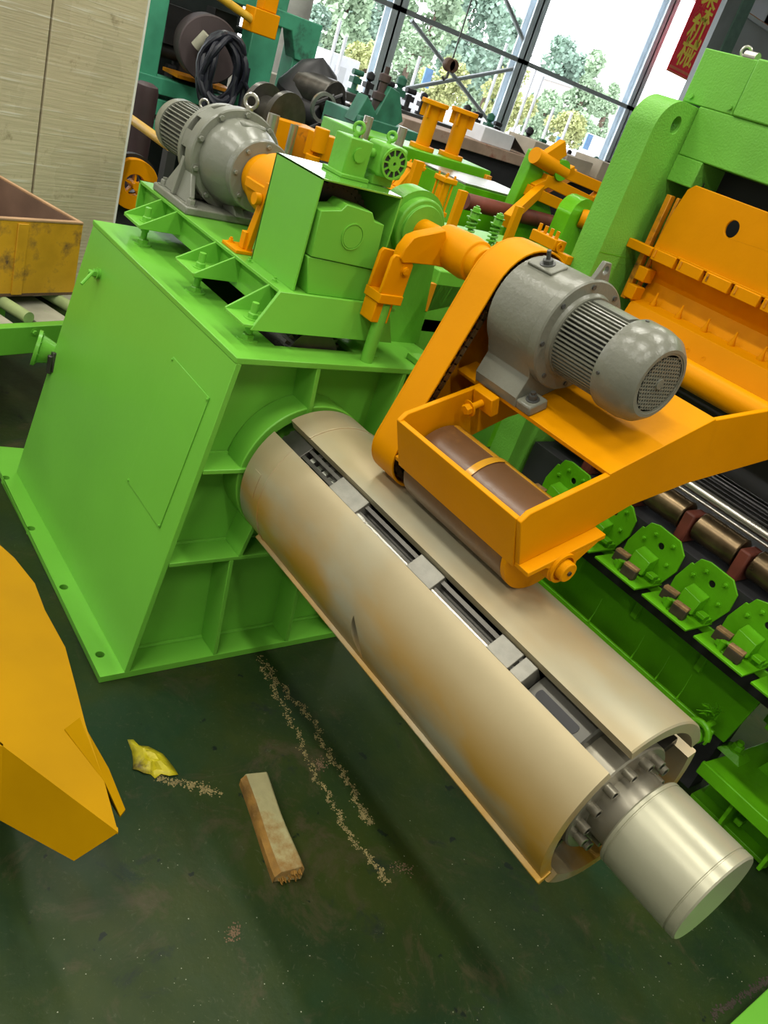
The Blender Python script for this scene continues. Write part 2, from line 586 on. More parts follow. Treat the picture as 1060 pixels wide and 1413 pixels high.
for side in (-1, 1):
    for bxx in (-1.033, -0.547, -0.150):
        ys = FY0 if side < 0 else FY1
        yo = ys + side * 0.135
        yb = -0.187 if side < 0 else 0.412
        x0, x1 = bxx - 0.075, (bxx + 0.075 if bxx < -0.2 else -0.092)
        zb = 1.318
        br = MB()
        if side > 0 and bxx > -0.2:
            continue
        if bxx > -0.2:
            zb = 1.302
            br.pz([(x0, ys), (x1 - 0.012, ys), (x1, -0.218), (x1 - 0.004, yo), (x0, yo)], zb, zb + 0.010)
        else:
            br.bx(x0, x1, min(ys + side * -0.03, yo), max(ys + side * -0.03, yo), zb, zb + 0.010)
        bo = br.build('stud_bracket', GREEN, mf, 0.0015)
        for xx in (x0, x1):
            if bxx > -0.2 and xx == x1:
                continue
            MB().slab([(xx - 0.004, ys - side * 0.03, zb), (xx - 0.004, yo, zb), (xx - 0.004, yo, zb + 0.012),
                       (xx - 0.004, ys, ZT - 0.006), (xx - 0.004, ys - side * 0.03, ZT - 0.014)], (0.008, 0, 0)).build('bracket_web', GREEN, bo, 0.001)
        st = MB()
        st.cyl((bxx, yb, HT), (bxx, yb, zb + 0.062), 0.0115, 14)
        st.hexbolt((bxx, yb, zb + 0.010), (0, 0, 1), 0.018, 0.020)
        st.hexbolt((bxx, yb, HT), (0, 0, 1), 0.021, 0.022)
        st.cyl((bxx, yb, HT), (bxx, yb, HT + 0.006), 0.034, 18)
        st.lathe([(0, 0.017), (0.018, 0.017)], (bxx, yb, zb - 0.026), (0, 0, 1), 6)
        st.build('jacking_stud', GREEN, mf)
# front studs below the end plate
for sx, sy in ((-0.089, 0.30),):
    st = MB()
    st.cyl((sx - .02, sy - .02, HT), (sx - .02, sy - .02, 1.33), 0.0125, 14)
    st.hexbolt((sx - .02, sy - .02, HT), (0, 0, 1), 0.021, 0.024)
    st.lathe([(0, 0.017), (0.022, 0.017)], (sx - .02, sy - .02, 1.276), (0, 0, 1), 6)
    st.build('jacking_stud', GREEN, mf)
for bx_, by_ in ((-0.42, -0.085), (-0.24, -0.085)):
    MB().hexbolt((bx_, by_, ZT), (0, 0, 1), 0.009, 0.009, 0.006).build('bolt', GREEN, mf)

# dark drive gear seen in the gap between the frame and the housing
MB().lathe([(-0.50, 0.10), (-0.13, 0.10)], (0, 0.06, 1.20), (1, 0, 0), 30).build('drive_shaft', DSTEEL, hs)
dgm = MB()
for i in range(30):
    a = 2 * pi * i / 30
    dgm.obox((-0.17, 0.06 + 0.105 * cos(a), 1.20 + 0.105 * sin(a)), (1, 0, 0), (0, cos(a), sin(a)), (0, -sin(a), cos(a)), 0.05, 0.025, 0.011)
dgm.build('drive_gear', DSTEEL, hs)

# ================================================================== GEARMOTOR ON THE FRAME
GY, GZ = 0.11, 1.615
gm = thing('gear_motor', 'grey cycloidal gear motor with ribbed motor and eye bolts on the green frame', 'motor', (-1.05, GY, ZT))


def motor_fins(x0, x1, y, z, r0, r1, n, gap=None):
    m = MB()
    for i in range(n):
        a = 2 * pi * i / n
        if gap and gap[0] <= math.degrees(a) <= gap[1]:
            continue
        m.obox((0.5 * (x0 + x1), y + 0.5 * (r0 + r1) * cos(a), z + 0.5 * (r0 + r1) * sin(a)), (1, 0, 0), (0, cos(a), sin(a)),
               (0, -sin(a), cos(a)), x1 - x0, r1 - r0, 0.0045)
    return m


MB().lathe([(-1.58, 0.0), (-1.58, 0.075), (-1.57, 0.098), (-1.55, 0.108), (-1.50, 0.110), (-1.50, 0.0)], (0, GY, GZ), (1, 0, 0), 48).build('fan_cover', GREYL, gm)
MB().lathe([(-1.50, 0.088), (-1.18, 0.088)], (0, GY, GZ), (1, 0, 0), 40).build('motor_body', GREYD, gm)
motor_fins(-1.50, -1.19, GY, GZ, 0.084, 0.106, 38).build('cooling_fins', GREYL, gm)
MB().lathe([(-1.19, 0.0), (-1.19, 0.110), (-1.155, 0.120), (-1.155, 0.0)], (0, GY, GZ), (1, 0, 0), 48).build('motor_flange', GREYL, gm)
# adapter with windows between two flanges
ad = MB()
ad.ring((-1.155, GY, GZ), (-1.127, GY, GZ), 0.176, 0.10, 64)
ad.build('adapter_flange', GREYL, gm, 0.003)
MB().lathe([(-1.127, 0.12), (-1.055, 0.12)], (0, GY, GZ), (1, 0, 0), 40).build('adapter_core', GREYD, gm)
for i in range(9):
    a0 = 2 * pi * i / 9
    MB().lathe([(-1.127, 0.140), (-1.127, 0.174), (-1.06, 0.174), (-1.06, 0.140)], (0, GY, GZ), (1, 0, 0), 6, a0, a0 + 0.36, closed_prof=True).build('window_bar', GREYL, gm)
MB().lathe([(-1.06, 0.0), (-1.06, 0.183), (-1.055, 0.188), (-1.005, 0.188), (-1.0, 0.183), (-1.0, 0.0)], (0, GY, GZ), (1, 0, 0), 72).build('housing_flange', GREYL, gm)
MB().lathe([(-1.0, 0.158), (-0.965, 0.157), (-0.92, 0.146), (-0.865, 0.122), (-0.835, 0.108), (-0.832, 0.128), (-0.80, 0.128),
            (-0.797, 0.124), (-0.797, 0.0)], (0, GY, GZ), (1, 0, 0), 64).build('gear_housing', GREYL, gm)
for i in range(10):
    a = 2 * pi * (i + 0.5) / 10
    MB().hexbolt((-1.0, GY + 0.172 * cos(a), GZ + 0.172 * sin(a)), (1, 0, 0), 0.0105, 0.012).build('flange_bolt', GREYL, gm)
for i in range(8):
    a = 2 * pi * i / 8
    MB().hexbolt((-0.797, GY + 0.108 * cos(a), GZ + 0.108 * sin(a)), (1, 0, 0), 0.008, 0.008).build('flange_bolt', GREYL, gm)
MB().bx(-1.0, -0.92, GY - 0.05, GY + 0.05, GZ + 0.12, GZ + 0.155).build('filler_boss', GREYL, gm, 0.01)
# foot
ft = MB()
ft.bx(-1.22, -0.90, GY - 0.215, GY + 0.215, ZT, ZT + 0.030)
ft.build('foot_plate', GREYL, gm, 0.006)
for sy in (-1, 1):
    MB().slab([(-1.08, GY + sy * 0.205, ZT + 0.03), (-1.08, GY + sy * 0.06, ZT + 0.03), (-1.08, GY + sy * 0.10, GZ - 0.10), (-1.08, GY + sy * 0.185, GZ - 0.03)],
              (0.022, 0, 0)).build('foot_web', GREYL, gm, 0.003)
    MB().slab([(-1.19, GY + sy * 0.190, ZT + 0.03), (-0.93, GY + sy * 0.190, ZT + 0.03), (-1.03, GY + sy * 0.165, GZ - 0.04), (-1.10, GY + sy * 0.165, GZ - 0.04)],
              (0, -sy * 0.02, 0)).build('foot_web', GREYL, gm, 0.003)
    for xx in (-1.185, -0.935):
        MB().hexbolt((xx, GY + sy * 0.185, ZT + 0.03), (0, 0, 1), 0.017, 0.022, 0.008).build('foot_bolt', GREYL, gm)
MB().slab([(-0.99, GY - 0.02, ZT + 0.03), (-0.88, GY - 0.02, ZT + 0.03), (-0.94, GY - 0.02, GZ - 0.13), (-1.04, GY - 0.02, GZ - 0.13)], (0, 0.04, 0)).build('foot_web', GREYL, gm, 0.003)


def eye_bolt(m, p, d, r=0.022, tr=0.006):
    p, d = V(p), V(d).normalized()
    s = d.orthogonal().normalized()
    m.cyl(p, p + d * 0.012, r * 0.6, 14)
    c = p + d * (0.012 + r)
    m.tube([c + d * (r * cos(2 * pi * i / 20)) + s * (r * sin(2 * pi * i / 20)) for i in range(20)], tr, 8, True)
    return m


eye_bolt(MB(), (-1.03, GY + 0.02, GZ + 0.183), (0, 0, 1), 0.024, 0.007).build('eye_bolt', STEEL, gm)
eye_bolt(MB(), (-1.17, GY, GZ + 0.10), (0, 0.0, 1), 0.018, 0.005).build('eye_bolt', STEEL, gm)
eye_bolt(MB(), (-1.36, GY, GZ + 0.10), (0, 0, 1), 0.018, 0.005).build('eye_bolt', STEEL, gm)

# orange coupling guard and its bracket
cp = thing('coupling_guard', 'round orange coupling drum between the grey gear motor and the green guard box', 'coupling', (-0.6, GY, ZT))
MB().lathe([(-0.795, 0.0), (-0.795, 0.085), (-0.72, 0.085), (-0.715, 0.108), (-0.50, 0.108), (-0.50, 0.0)], (0, GY, GZ), (1, 0, 0), 48).build('drum', ORANGE, cp, 0.004)
MB().bx(-0.70, -0.52, GY - 0.118, GY - 0.10, GZ - 0.02, GZ + 0.012).build('split_ear', ORANGE, cp, 0.003)
bk = MB()
bk.slab([(-0.55, -0.055, ZT), (-0.505, -0.055, ZT), (-0.455, -0.055, ZT + 0.25), (-0.480, -0.055, ZT + 0.25)], (0, 0.02, 0))
bk.bx(-0.60, -0.49, -0.10, -0.01, ZT, ZT + 0.012)
bk.bx(-0.545, -0.515, -0.065, -0.035, ZT + 0.012, ZT + 0.07)
bko = bk.build('support_bracket', ORANGE, cp, 0.002)
for xx in (-0.585, -0.565):
    MB().hexbolt((xx, -0.075 if xx < -.57 else -0.03, ZT + 0.012), (0, 0, 1), 0.009, 0.012, 0.005).build('bolt', ORANGE, bko)
MB().cyl((-0.49, -0.06, ZT + 0.19), (-0.49, -0.08, ZT + 0.19), 0.02, 16).build('pivot_boss', ORANGE, bko)

# ================================================================== GUARD BOX AND BEARING BLOCK
gb = thing('chain_guard_box', 'open-fronted green sheet guard box over the dark drive chain on the frame', 'guard', (-0.28, 0.1, ZT))
GBX0, GBX1, GBY0, GBY1, GBZ = -0.455, -0.165, -0.058, 0.252, 1.762
MB().bx(GBX0, GBX1, GBY0, GBY0 + 0.006, ZT, GBZ).build('side_sheet', GREEN, gb, 0.001)
MB().bx(GBX0, GBX1, GBY1, GBY1 + 0.006, ZT, GBZ).build('side_sheet', GREEN, gb, 0.001)
MB().bx(GBX0, GBX1, GBY0, GBY1 + 0.006, GBZ - 0.006, GBZ).build('top_sheet', GREENG, gb, 0.001)
MB().bx(GBX0, GBX0 + 0.006, GBY0, GBY1, ZT, GBZ).build('back_sheet', GREEN, gb)
MB().bx(GBX0 + .04, GBX1 - .05, GBY1 + 0.002, GBY1 + 0.02, ZT, ZT + 0.05).build('hem', GREEN, gb)
chm = MB()
CY, CZ = 0.10, 1.600
for i in range(40):
    a = 2 * pi * i / 40
    for dx in (-0.025, 0.025):
        p = V((-0.325 + dx, CY + 0.135 * cos(a), CZ + 0.135 * sin(a)))
        chm.cyl(p - V((0.012, 0, 0)), p + V((0.012, 0, 0)), 0.0125, 8)
chm.lathe([(-0.36, 0.0), (-0.36, 0.125), (-0.29, 0.125), (-0.29, 0)], (0, CY, CZ), (1, 0, 0), 40)
chm.build('drive_chain', BLACK, gb)

bl = thing('bearing_block', 'green stepped bearing block with a round boss inside the guard box', 'bearing block', (-0.2, 0.1, ZT))
BX = -0.152
poly = [(-0.035, 1.53), (-0.043, 1.672), (0.03, 1.685), (0.046, 1.706), (0.148, 1.698), (0.167, 1.673), (0.208, 1.668), (0.222, 1.52)]
MB().px(poly, -0.245, BX).build('cap', GREEN, bl, 0.003)
MB().px([(-0.043, 1.528), (-0.008, ZT), (0.246, ZT), (0.226, 1.518)], -0.25, BX - 0.004).build('pedestal', GREEN, bl, 0.003)
MB().ring((BX - 0.002, 0.098, 1.613), (BX + 0.003, 0.098, 1.613), 0.042, 0.038, 40).build('boss_ring', GREEN, bl)
MB().cyl((BX - 0.001, 0.098, 1.613), (BX + 0.002, 0.098, 1.613), 0.036, 36).build('boss', GREEN, bl)

# small hydraulic pieces on the guard top
zt = GBZ
pv = thing('rotary_valve', 'small green valve block with a round grilled end on top of the guard box', 'valve', (-0.32, 0.12, zt))
a = U(488, 230, 'x', -0.30)
MB().bx(-0.365, -0.275, a.y - 0.055, a.y + 0.035, zt, zt + 0.12).build('valve_block', GREEN2, pv, 0.004)
MB().cyl((-0.275, a.y - 0.01, zt + 0.075), (-0.268, a.y - 0.01, zt + 0.075), 0.022, 24).build('boss', GREEN2, pv)
MB().bx(-0.38, -0.26, a.y - 0.065, a.y + 0.045, zt - 0.0, zt + 0.012).build('valve_base', GREEN2, pv, 0.002)
eye_bolt(MB(), (-0.32, a.y - 0.01, zt + 0.12), (0, 0.2, 1), 0.016, 0.006).build('eye_bolt', GREEN2, pv)
MB().cyl((-0.32, a.y + 0.01, zt + 0.12), (-0.32, a.y + 0.01, zt + 0.17), 0.007, 10).build('nipple', STEEL, pv)
by = a.y + 0.115
MB().bx(-0.36, -0.28, by - 0.045, by + 0.04, zt, zt + 0.055).build('pedestal', GREEN2, pv, 0.003)
MB().bx(-0.35, -0.255, by - 0.052, by + 0.052, zt + 0.03, zt + 0.13).build('bearing_body', GREEN2, pv, 0.012)
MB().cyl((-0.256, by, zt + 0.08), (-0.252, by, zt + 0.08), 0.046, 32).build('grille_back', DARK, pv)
gr = MB()
gr.ring((-0.254, by, zt + 0.08), (-0.246, by, zt + 0.08), 0.050, 0.043, 32)
gr.ring((-0.254, by, zt + 0.08), (-0.246, by, zt + 0.08), 0.024, 0.006, 24)
for i in range(10):
    an = 2 * pi * i / 10
    gr.obox((-0.25, by + 0.034 * cos(an), zt + 0.08 + 0.034 * sin(an)), (1, 0, 0), (0, cos(an), sin(an)), (0, -sin(an), cos(an)), 0.007, 0.022, 0.005)
gr.build('grille', GREEN2, pv)
MB().cyl((-0.30, a.y + 0.03, zt + 0.09), (-0.30, by - 0.05, zt + 0.09), 0.014, 14).build('connecting_pipe', GREEN2, pv)
eye_bolt(MB(), (-0.31, by, zt + 0.128), (0, 0.3, 1), 0.013, 0.006).build('eye_bolt', GREEN2, pv)

# ================================================================== MANDREL


def mandrel_material():
    m = mat('tan_greased_steel', (0.375, 0.345, 0.24), 0.38, metal=0.30, var=0.10, scale=3.0, bump=0.03, bscale=25)
    nt = m.node_tree
    L = nt.links.new
    b = nt.nodes['Principled BSDF']
    src = b.inputs['Base Color'].links[0].from_socket
    tc = [n for n in nt.nodes if n.type == 'TEX_COORD'][0]
    n = nt.nodes.new('ShaderNodeTexNoise')
    n.inputs['Scale'].default_value = 2.2
    n.inputs['Detail'].default_value = 4
    mp = nt.nodes.new('ShaderNodeMapping')
    mp.inputs['Scale'].default_value = (1.0, 2.2, 2.2)
    L(tc.outputs['Object'], mp.inputs['Vector'])
    L(mp.outputs['Vector'], n.inputs['Vector'])
    r = nt.nodes.new('ShaderNodeValToRGB')
    r.color_ramp.elements[0].position = 0.33
    r.color_ramp.elements[1].position = 0.54
    r.color_ramp.elements[0].color = (0, 0, 0, 1)
    r.color_ramp.elements[1].color = (0.95, 0.95, 0.95, 1)
    L(n.outputs['Fac'], r.inputs['Fac'])
    mx = nt.nodes.new('ShaderNodeMix')
    mx.data_type = 'RGBA'
    sx_ = nt.nodes.new('ShaderNodeSeparateXYZ')
    L(tc.outputs['Object'], sx_.inputs['Vector'])
    gr_ = nt.nodes.new('ShaderNodeMapRange')
    gr_.interpolation_type = 'SMOOTHSTEP'
    gr_.inputs['From Min'].default_value = 0.16
    gr_.inputs['From Max'].default_value = -0.10
    gr_.inputs['To Min'].default_value = 0.25
    gr_.inputs['To Max'].default_value = 1.0
    L(sx_.outputs['Z'], gr_.inputs['Value'])
    mul = nt.nodes.new('ShaderNodeMath')
    mul.operation = 'MULTIPLY'
    L(r.outputs['Color'], mul.inputs[0])
    L(gr_.outputs['Result'], mul.inputs[1])
    L(mul.outputs[0], mx.inputs['Factor'])
    L(src, mx.inputs[6])
    mx.inputs[7].default_value = (0.43, 0.225, 0.012, 1)
    L(mx.outputs[2], b.inputs['Base Color'])
    return m


TAN = mandrel_material()
MX0, MX1 = 0.014, 1.497
md = thing('mandrel', 'long tan steel expanding mandrel with open slots, bolted flange and short end drum', 'mandrel', (0.75, MY, MZ))


def shell(a0, a1, x0=MX0, x1=MX1, n=44, t=0.032):
    s = MB()
    s.lathe([(x0, MR), (x1 - 0.004, MR), (x1, MR - 0.004), (x1, MR - t), (x0, MR - t)], (0, MY, MZ), (1, 0, 0), n, rad(a0), rad(a1), closed_prof=True)
    return s


# near segment with a lens shaped slot through it
pa, pb = rad(184), rad(213)


def lens_x(a):   # left and right edge of the slot
    t = (a - pa) / (pb - pa)
    if t <= 0 or t >= 1:
        xm = 0.705 + 0.05 * min(max(t, 0), 1)
        return xm, xm
    return 0.705 + 0.05 * t - 0.020 * sin(pi * t), 0.705 + 0.05 * t + 0.020 * sin(pi * t)


sg = MB()
angs = sorted(set([rad(136 + 85 * i / 34) for i in range(35)] + [pa + (pb - pa) * i / 12 for i in range(13)]))
vs, fs = [], []
for a in angs:
    xl, xr = lens_x(a)
    for r in (MR, MR - 0.032):
        for x in (MX0, xl, xr, MX1):
            vs.append((x, MY + r * cos(a), MZ + r * sin(a)))
for i in range(len(angs) - 1):
    o, p = i * 8, (i + 1) * 8
    for u_, w_ in ((0, 1), (2, 3), (4, 5), (6, 7)):
        fs.append((o + u_, o + w_, p + w_, p + u_))
    fs.append((o + 0, p + 0, p + 4, o + 4))
    fs.append((o + 3, o + 7, p + 7, p + 3))
    if pa - 1e-6 <= angs[i] < pb - 1e-6:
        fs.append((o + 1, p + 1, p + 5, o + 5))
        fs.append((o + 2, o + 6, p + 6, p + 2))
e = (len(angs) - 1) * 8
fs += [(0, 1, 5, 4), (2, 3, 7, 6), (e, e + 4, e + 5, e + 1), (e + 2, e + 6, e + 7, e + 3)]
sg.add(vs, fs)
s1 = sg.build('segment', TAN, md)
bm_ = bmesh.new()
bm_.from_mesh(s1.data)
bmesh.ops.remove_doubles(bm_, verts=bm_.verts, dist=1e-6)
bmesh.ops.recalc_face_normals(bm_, faces=bm_.faces)
bm_.to_mesh(s1.data)
bm_.free()
s1.data.shade_smooth()
s1.data.set_sharp_from_angle(angle=rad(35))
shell(34, 121).build('segment', TAN, md)
shell(236, 311).build('segment', TAN, md)
shell(326, 382, x1=MX1).build('segment', TAN, md)
MB().lathe([(0.03, 0.210), (1.36, 0.210), (1.36, 0.204), (0.03, 0.204)], (0, MY, MZ), (1, 0, 0), 30, rad(142), rad(216), closed_prof=True).build('added_slot_dark_sheet', DARK, md)  # dark sheet added inside the segment so the lens slot looks black
# weld lines round the inner end and a small filler plate
for a0, a1 in ((136, 221), (60, 121)):
    path = [(0.135, MY + MR * cos(rad(a)), MZ + MR * sin(rad(a))) for a in [a0 + (a1 - a0) * i / 30 for i in range(31)]]
    MB().tube(path, 0.0032, 6).build('weld_bead', TAN, md)
sp_ = MB()
sp_.lathe([(0.06, MR - .002), (0.06, MR + 0.0025), (0.10, MR + 0.0025), (0.10, MR - .002)], (0, MY, MZ), (1, 0, 0), 6, rad(165), rad(184), closed_prof=True)
sp_.build('filler_plate', TAN, md)
# flat stiffeners along the segment edges
for a in (125, 132.5, 224, 233, 314, 323, 30, 26):
    c_, s_ = cos(rad(a)), sin(rad(a))
    sg = 1 if a in (132.5, 233, 323, 26) else -1
    xe_ = 1.20 if a in (125, 132.5) else MX1 - 0.03
    MB().obox((0.5 * (MX0 + xe_), MY + 0.186 * c_, MZ + 0.186 * s_), (1, 0, 0), (0, c_, s_), (0, -s_, c_), xe_ - MX0 - 0.02, 0.075, 0.012).build('stiffener', DSTEEL, md)
# core shaft with sliding wedges
MB().lathe([(0.0, 0.105), (1.40, 0.105)], (0, MY, MZ), (1, 0, 0), 40).build('core_shaft', DSTEEL, md)


def in_slot(x0, x1, name, material, h0=0.175, h1=0.230, wd=0.056, ang=128.5, bev=0.002):
    c_, s_ = cos(rad(ang)), sin(rad(ang))
    r = 0.5 * (h0 + h1)
    return MB().obox((0.5 * (x0 + x1), MY + r * c_, MZ + r * s_), (1, 0, 0), (0, c_, s_), (0, -s_, c_), x1 - x0, h1 - h0, wd).build(name, material, md, bev)


BLOCKM = mat('machined_grey_block', (0.25, 0.24, 0.205), 0.45, metal=0.5, var=0.15, scale=30, bump=0.08, bscale=140)
in_slot(0.33, 0.475, 'wedge_block', BLOCKM)
in_slot(0.735, 0.842, 'wedge_block', BLOCKM)
in_slot(1.075, 1.155, 'wedge_block', BLOCKM)
in_slot(1.162, 1.205, 'wedge_block', BLOCKM)
in_slot(0.03, 0.15, 'end_block', DSTEEL, h1=0.225)
for ang in (218, 308):
    for x0 in (0.35, 0.78, 1.15):
        in_slot(x0, x0 + 0.11, 'wedge_block', BLOCKM, ang=ang + 10)
# collars in the first window
cl = MB()
for k, (x, r) in enumerate(((0.165, 0.205), (0.20, 0.195), (0.235, 0.20), (0.262, 0.192), (0.29, 0.20), (0.31, 0.192))):
    cl.lathe([(x, r - 0.02), (x, r), (x + 0.022, r), (x + 0.022, r - 0.02)], (0, MY, MZ), (1, 0, 0), 12, rad(108), rad(150), closed_prof=True)
cl.build('collar', STEEL, md)
a = rad(134.2)
for x0, x1 in ((0.475, 0.735), (0.842, 1.075)):
    MB().cyl((x0, MY + 0.214 * cos(a), MZ + 0.214 * sin(a)), (x1, MY + 0.214 * cos(a), MZ + 0.214 * sin(a)), 0.011, 14).build('guide_rod', STEEL, md)
    a2 = rad(127)
    MB().cyl((x0, MY + 0.185 * cos(a2), MZ + 0.185 * sin(a2)), (x1, MY + 0.185 * cos(a2), MZ + 0.185 * sin(a2)), 0.014, 14).build('guide_rod', DSTEEL, md)
# grey piston housing at the open end with a keyway
ph = MB()
ph.lathe([(1.215, 0.0), (1.215, 0.196), (1.39, 0.196), (1.395, 0.19), (1.395, 0.0)], (0, MY, MZ), (1, 0, 0), 48)
pho = ph.build('piston_housing', mat('dark_grey_steel', (0.11, 0.105, 0.09), 0.4, metal=0.4, var=0.15), md)
c_, s_ = cos(rad(130)), sin(rad(130))
kw = MB()
prof = [(x * 0.5 + 1.30, yy) for x, yy in [(-0.12 + 0.012 * cos(t), 0.012 * sin(t)) for t in [pi / 2 + pi * i / 8 for i in range(9)]] +
        [(0.12 + 0.012 * cos(t), 0.012 * sin(t)) for t in [-pi / 2 + pi * i / 8 for i in range(9)]]]
kw.slab([(x, MY + 0.188 * c_ - q_ * s_, MZ + 0.188 * s_ + q_ * c_) for x, q_ in prof], (0, 0.0095 * c_, 0.0095 * s_))
kw.build('keyway', BLACK, pho)
GREYT = mat('grey_tan_steel', (0.30, 0.275, 0.215), 0.34, metal=0.6, var=0.1, scale=5)
MB().lathe([(1.38, 0.0), (1.38, 0.160), (1.474, 0.160), (1.478, 0.156), (1.478, 0.0)], (0, MY, MZ), (1, 0, 0), 56).build('end_flange', GREYT, md)
MB().lathe([(1.45, 0.0), (1.45, 0.100), (1.55, 0.100), (1.55, 0)], (0, MY, MZ), (1, 0, 0), 40).build('neck', GREYT, md)
for i in range(14):
    an = rad(360 / 14 * i + 12)
    p = V((1.478, MY + 0.130 * cos(an), MZ + 0.128 * sin(an)))
    b_ = MB()
    b_.cyl(p, p + V((0.026, 0, 0)), 0.0125, 16)
    b_.lathe([(0.026, 0.0125), (0.0265, 0.008), (0.018, 0.007), (0.018, 0.0)], p, (1, 0, 0), 16)
    b_.build('socket_bolt', GREYT, md)
MB().lathe([(1.543, 0.0), (1.543, 0.119), (1.547, 0.123), (1.555, 0.123), (1.556, 0.1205), (1.559, 0.1205), (1.56, 0.123), (1.732, 0.123), (1.733, 0.1205),
            (1.736, 0.1205), (1.737, 0.123), (1.756, 0.123), (1.76, 0.119), (1.76, 0.0)], (0, MY, MZ), (1, 0, 0), 72).build('end_drum', mat('plain_tan_steel', (0.37, 0.355, 0.255), 0.34, metal=0.35, var=0.06, scale=4, bump=0.02), md)
c_, s_ = cos(rad(221.5)), sin(rad(221.5))
MB().obox((0.5 * (0.10 + MX1 + 0.004), MY + 0.250 * c_, MZ + 0.250 * s_), (1, 0, 0), (0, c_, s_), (0, -s_, c_), MX1 + 0.004 - 0.10, 0.040, 0.013).build('edge_bar', TAN, md, 0.002)

# ================================================================== PRESS ARM
AX0, AX1 = 0.53, 1.03           # planes of the two arm plates
RY_, RZ_, RR = 0.0788, 1.2005, 0.1195   # press roller axis
pr_ = thing('press_arm', 'orange press arm frame holding a brown roller on the mandrel under the grey motor', 'press arm', (0.78, 0.1, 1.08))
OUT = [(-0.107, 1.323), (-0.088, 1.347), (0.149, 1.44), (0.498, 1.594), (0.749, 1.626), (1.22, 1.70), (1.38, 1.66), (1.42, 1.56), (1.38, 1.44), (1.22, 1.42),
       (0.927, 1.464), (0.533, 1.40), (0.308, 1.342), (0.174, 1.275), (-0.041, 1.196)]
MB().px(OUT, AX1 - 0.016, AX1).build('arm_plate', ORANGE, pr_, 0.0025)
MB().px([p for p in OUT if p[0] < 0.5] [:4] + [(0.49, 1.47), (0.40, 1.37)] + OUT[-3:], AX0, AX0 + 0.016).build('arm_plate', ORANGE, pr_, 0.0025)
MB().slab([(AX0, -0.107, 1.323), (AX1 - 0.016, -0.107, 1.323), (AX1 - 0.016, -0.041, 1.18), (AX0, -0.041, 1.18)], (0, 0.013, 0.006)).build('front_plate', ORANGE, pr_, 0.002)
bt = rad(23.8)
E1 = V((0, cos(bt), sin(bt)))
E2 = V((0, -sin(bt), cos(bt)))
PF = V((0, 0.149, 1.440))       # front edge of the motor platform


def plat(x, u_, v_):
    return V((x, PF.y, PF.z)) + E1 * u_ + E2 * v_


MB().slab([plat(AX0 - 0.02, 0, 0.004), plat(AX1, 0, 0.004), plat(AX1, 0.383, 0.004), plat(AX0 - 0.02, 0.383, 0.004)], -E2 * 0.014).build('motor_platform', ORANGE, pr_, 0.002)
MB().slab([plat(AX0, 0.383, -0.01), plat(AX1, 0.383, -0.01), plat(AX1, 0.383, -0.12), plat(AX0, 0.383, -0.12)], E1 * 0.012).build('cross_plate', ORANGE, pr_, 0.002)
# bottom flange of the near plate and the bearing under it
dirb = V((0, 0.174 + 0.041, 1.275 - 1.196)).normalized()
nb = V((0, -dirb.z, dirb.y))
p0 = V((AX1 - 0.016, -0.041, 1.196))
MB().slab([p0, p0 + V((0.05, 0, 0)), p0 + V((0.05, 0, 0)) + dirb * 0.26, p0 + dirb * 0.26], -nb * 0.014).build('bottom_flange', ORANGE, pr_, 0.002)
q0 = V((AX0 + 0.016, -0.041, 1.196))
MB().slab([q0, q0 - V((0.04, 0, 0)), q0 - V((0.04, 0, 0)) + dirb * 0.24, q0 + dirb * 0.24], -nb * 0.014).build('bottom_flange', ORANGE, pr_, 0.002)
pb_ = MB()
pts = arc(RY_, RZ_, 0.045, 180, 360, 14)
pc = V((0, RY_, RZ_))
base1 = p0 + dirb * 0.06 - nb * 0.014
base2 = p0 + dirb * 0.235 - nb * 0.014
pb_.px([(base1.y, base1.z)] + pts + [(base2.y, base2.z)], AX1 + 0.0, AX1 + 0.034)
pbo = pb_.build('pillow_block', ORANGE, pr_, 0.004)
MB().ring((AX1 + 0.034, RY_, RZ_), (AX1 + 0.043, RY_, RZ_), 0.042, 0.034, 32).build('bearing_ring', ORANGE, pbo)
MB().cyl((AX1 + 0.02, RY_, RZ_), (AX1 + 0.062, RY_, RZ_), 0.027, 28).build('shaft_end', ORANGE, pbo, 0.003)
MB().cyl((AX1 + 0.062, RY_, RZ_), (AX1 + 0.066, RY_, RZ_), 0.006, 12).build('shaft_centre', DSTEEL, pbo)
# roller
MB().lathe([(0.553, 0.0), (0.553, RR - 0.004), (0.557, RR), (0.972, RR), (0.976, RR - 0.004), (0.976, 0.0)], (0, RY_, RZ_), (1, 0, 0), 64).build('press_roller', BROWNR, pr_)
MB().lathe([(0.976, 0.0), (0.976, RR + 0.001), (0.992, RR + 0.001), (0.994, RR - 0.002), (0.994, 0.0)], (0, RY_, RZ_), (1, 0, 0), 56).build('roller_end_disc', ORANGE, pr_)
MB().cyl((0.44, RY_, RZ_), (AX1 + 0.03, RY_, RZ_), 0.025, 24).build('roller_shaft', DSTEEL, pr_)
tp = MB()
for a0, x0, x1 in ((78, 0.56, 0.735), (70, 0.75, 0.97)):
    tp.lathe([(x0, RR - .001), (x0, RR + 0.0022), (x1, RR + 0.0022), (x1, RR - .001)], (0, RY_, RZ_), (1, 0, 0), 4, rad(a0), rad(a0 + 10), closed_prof=True)
tp.lathe([(0.742, RR - .001), (0.738, RR + 0.003), (0.762, RR + 0.003), (0.758, RR - .001)], (0, RY_, RZ_), (1, 0, 0), 30, rad(50), rad(170), closed_prof=True)
TAPE = mat('amber_tape', (0.55, 0.27, 0.02), 0.22, var=0.2, scale=8)
tp.build('amber_tape', TAPE, pr_)
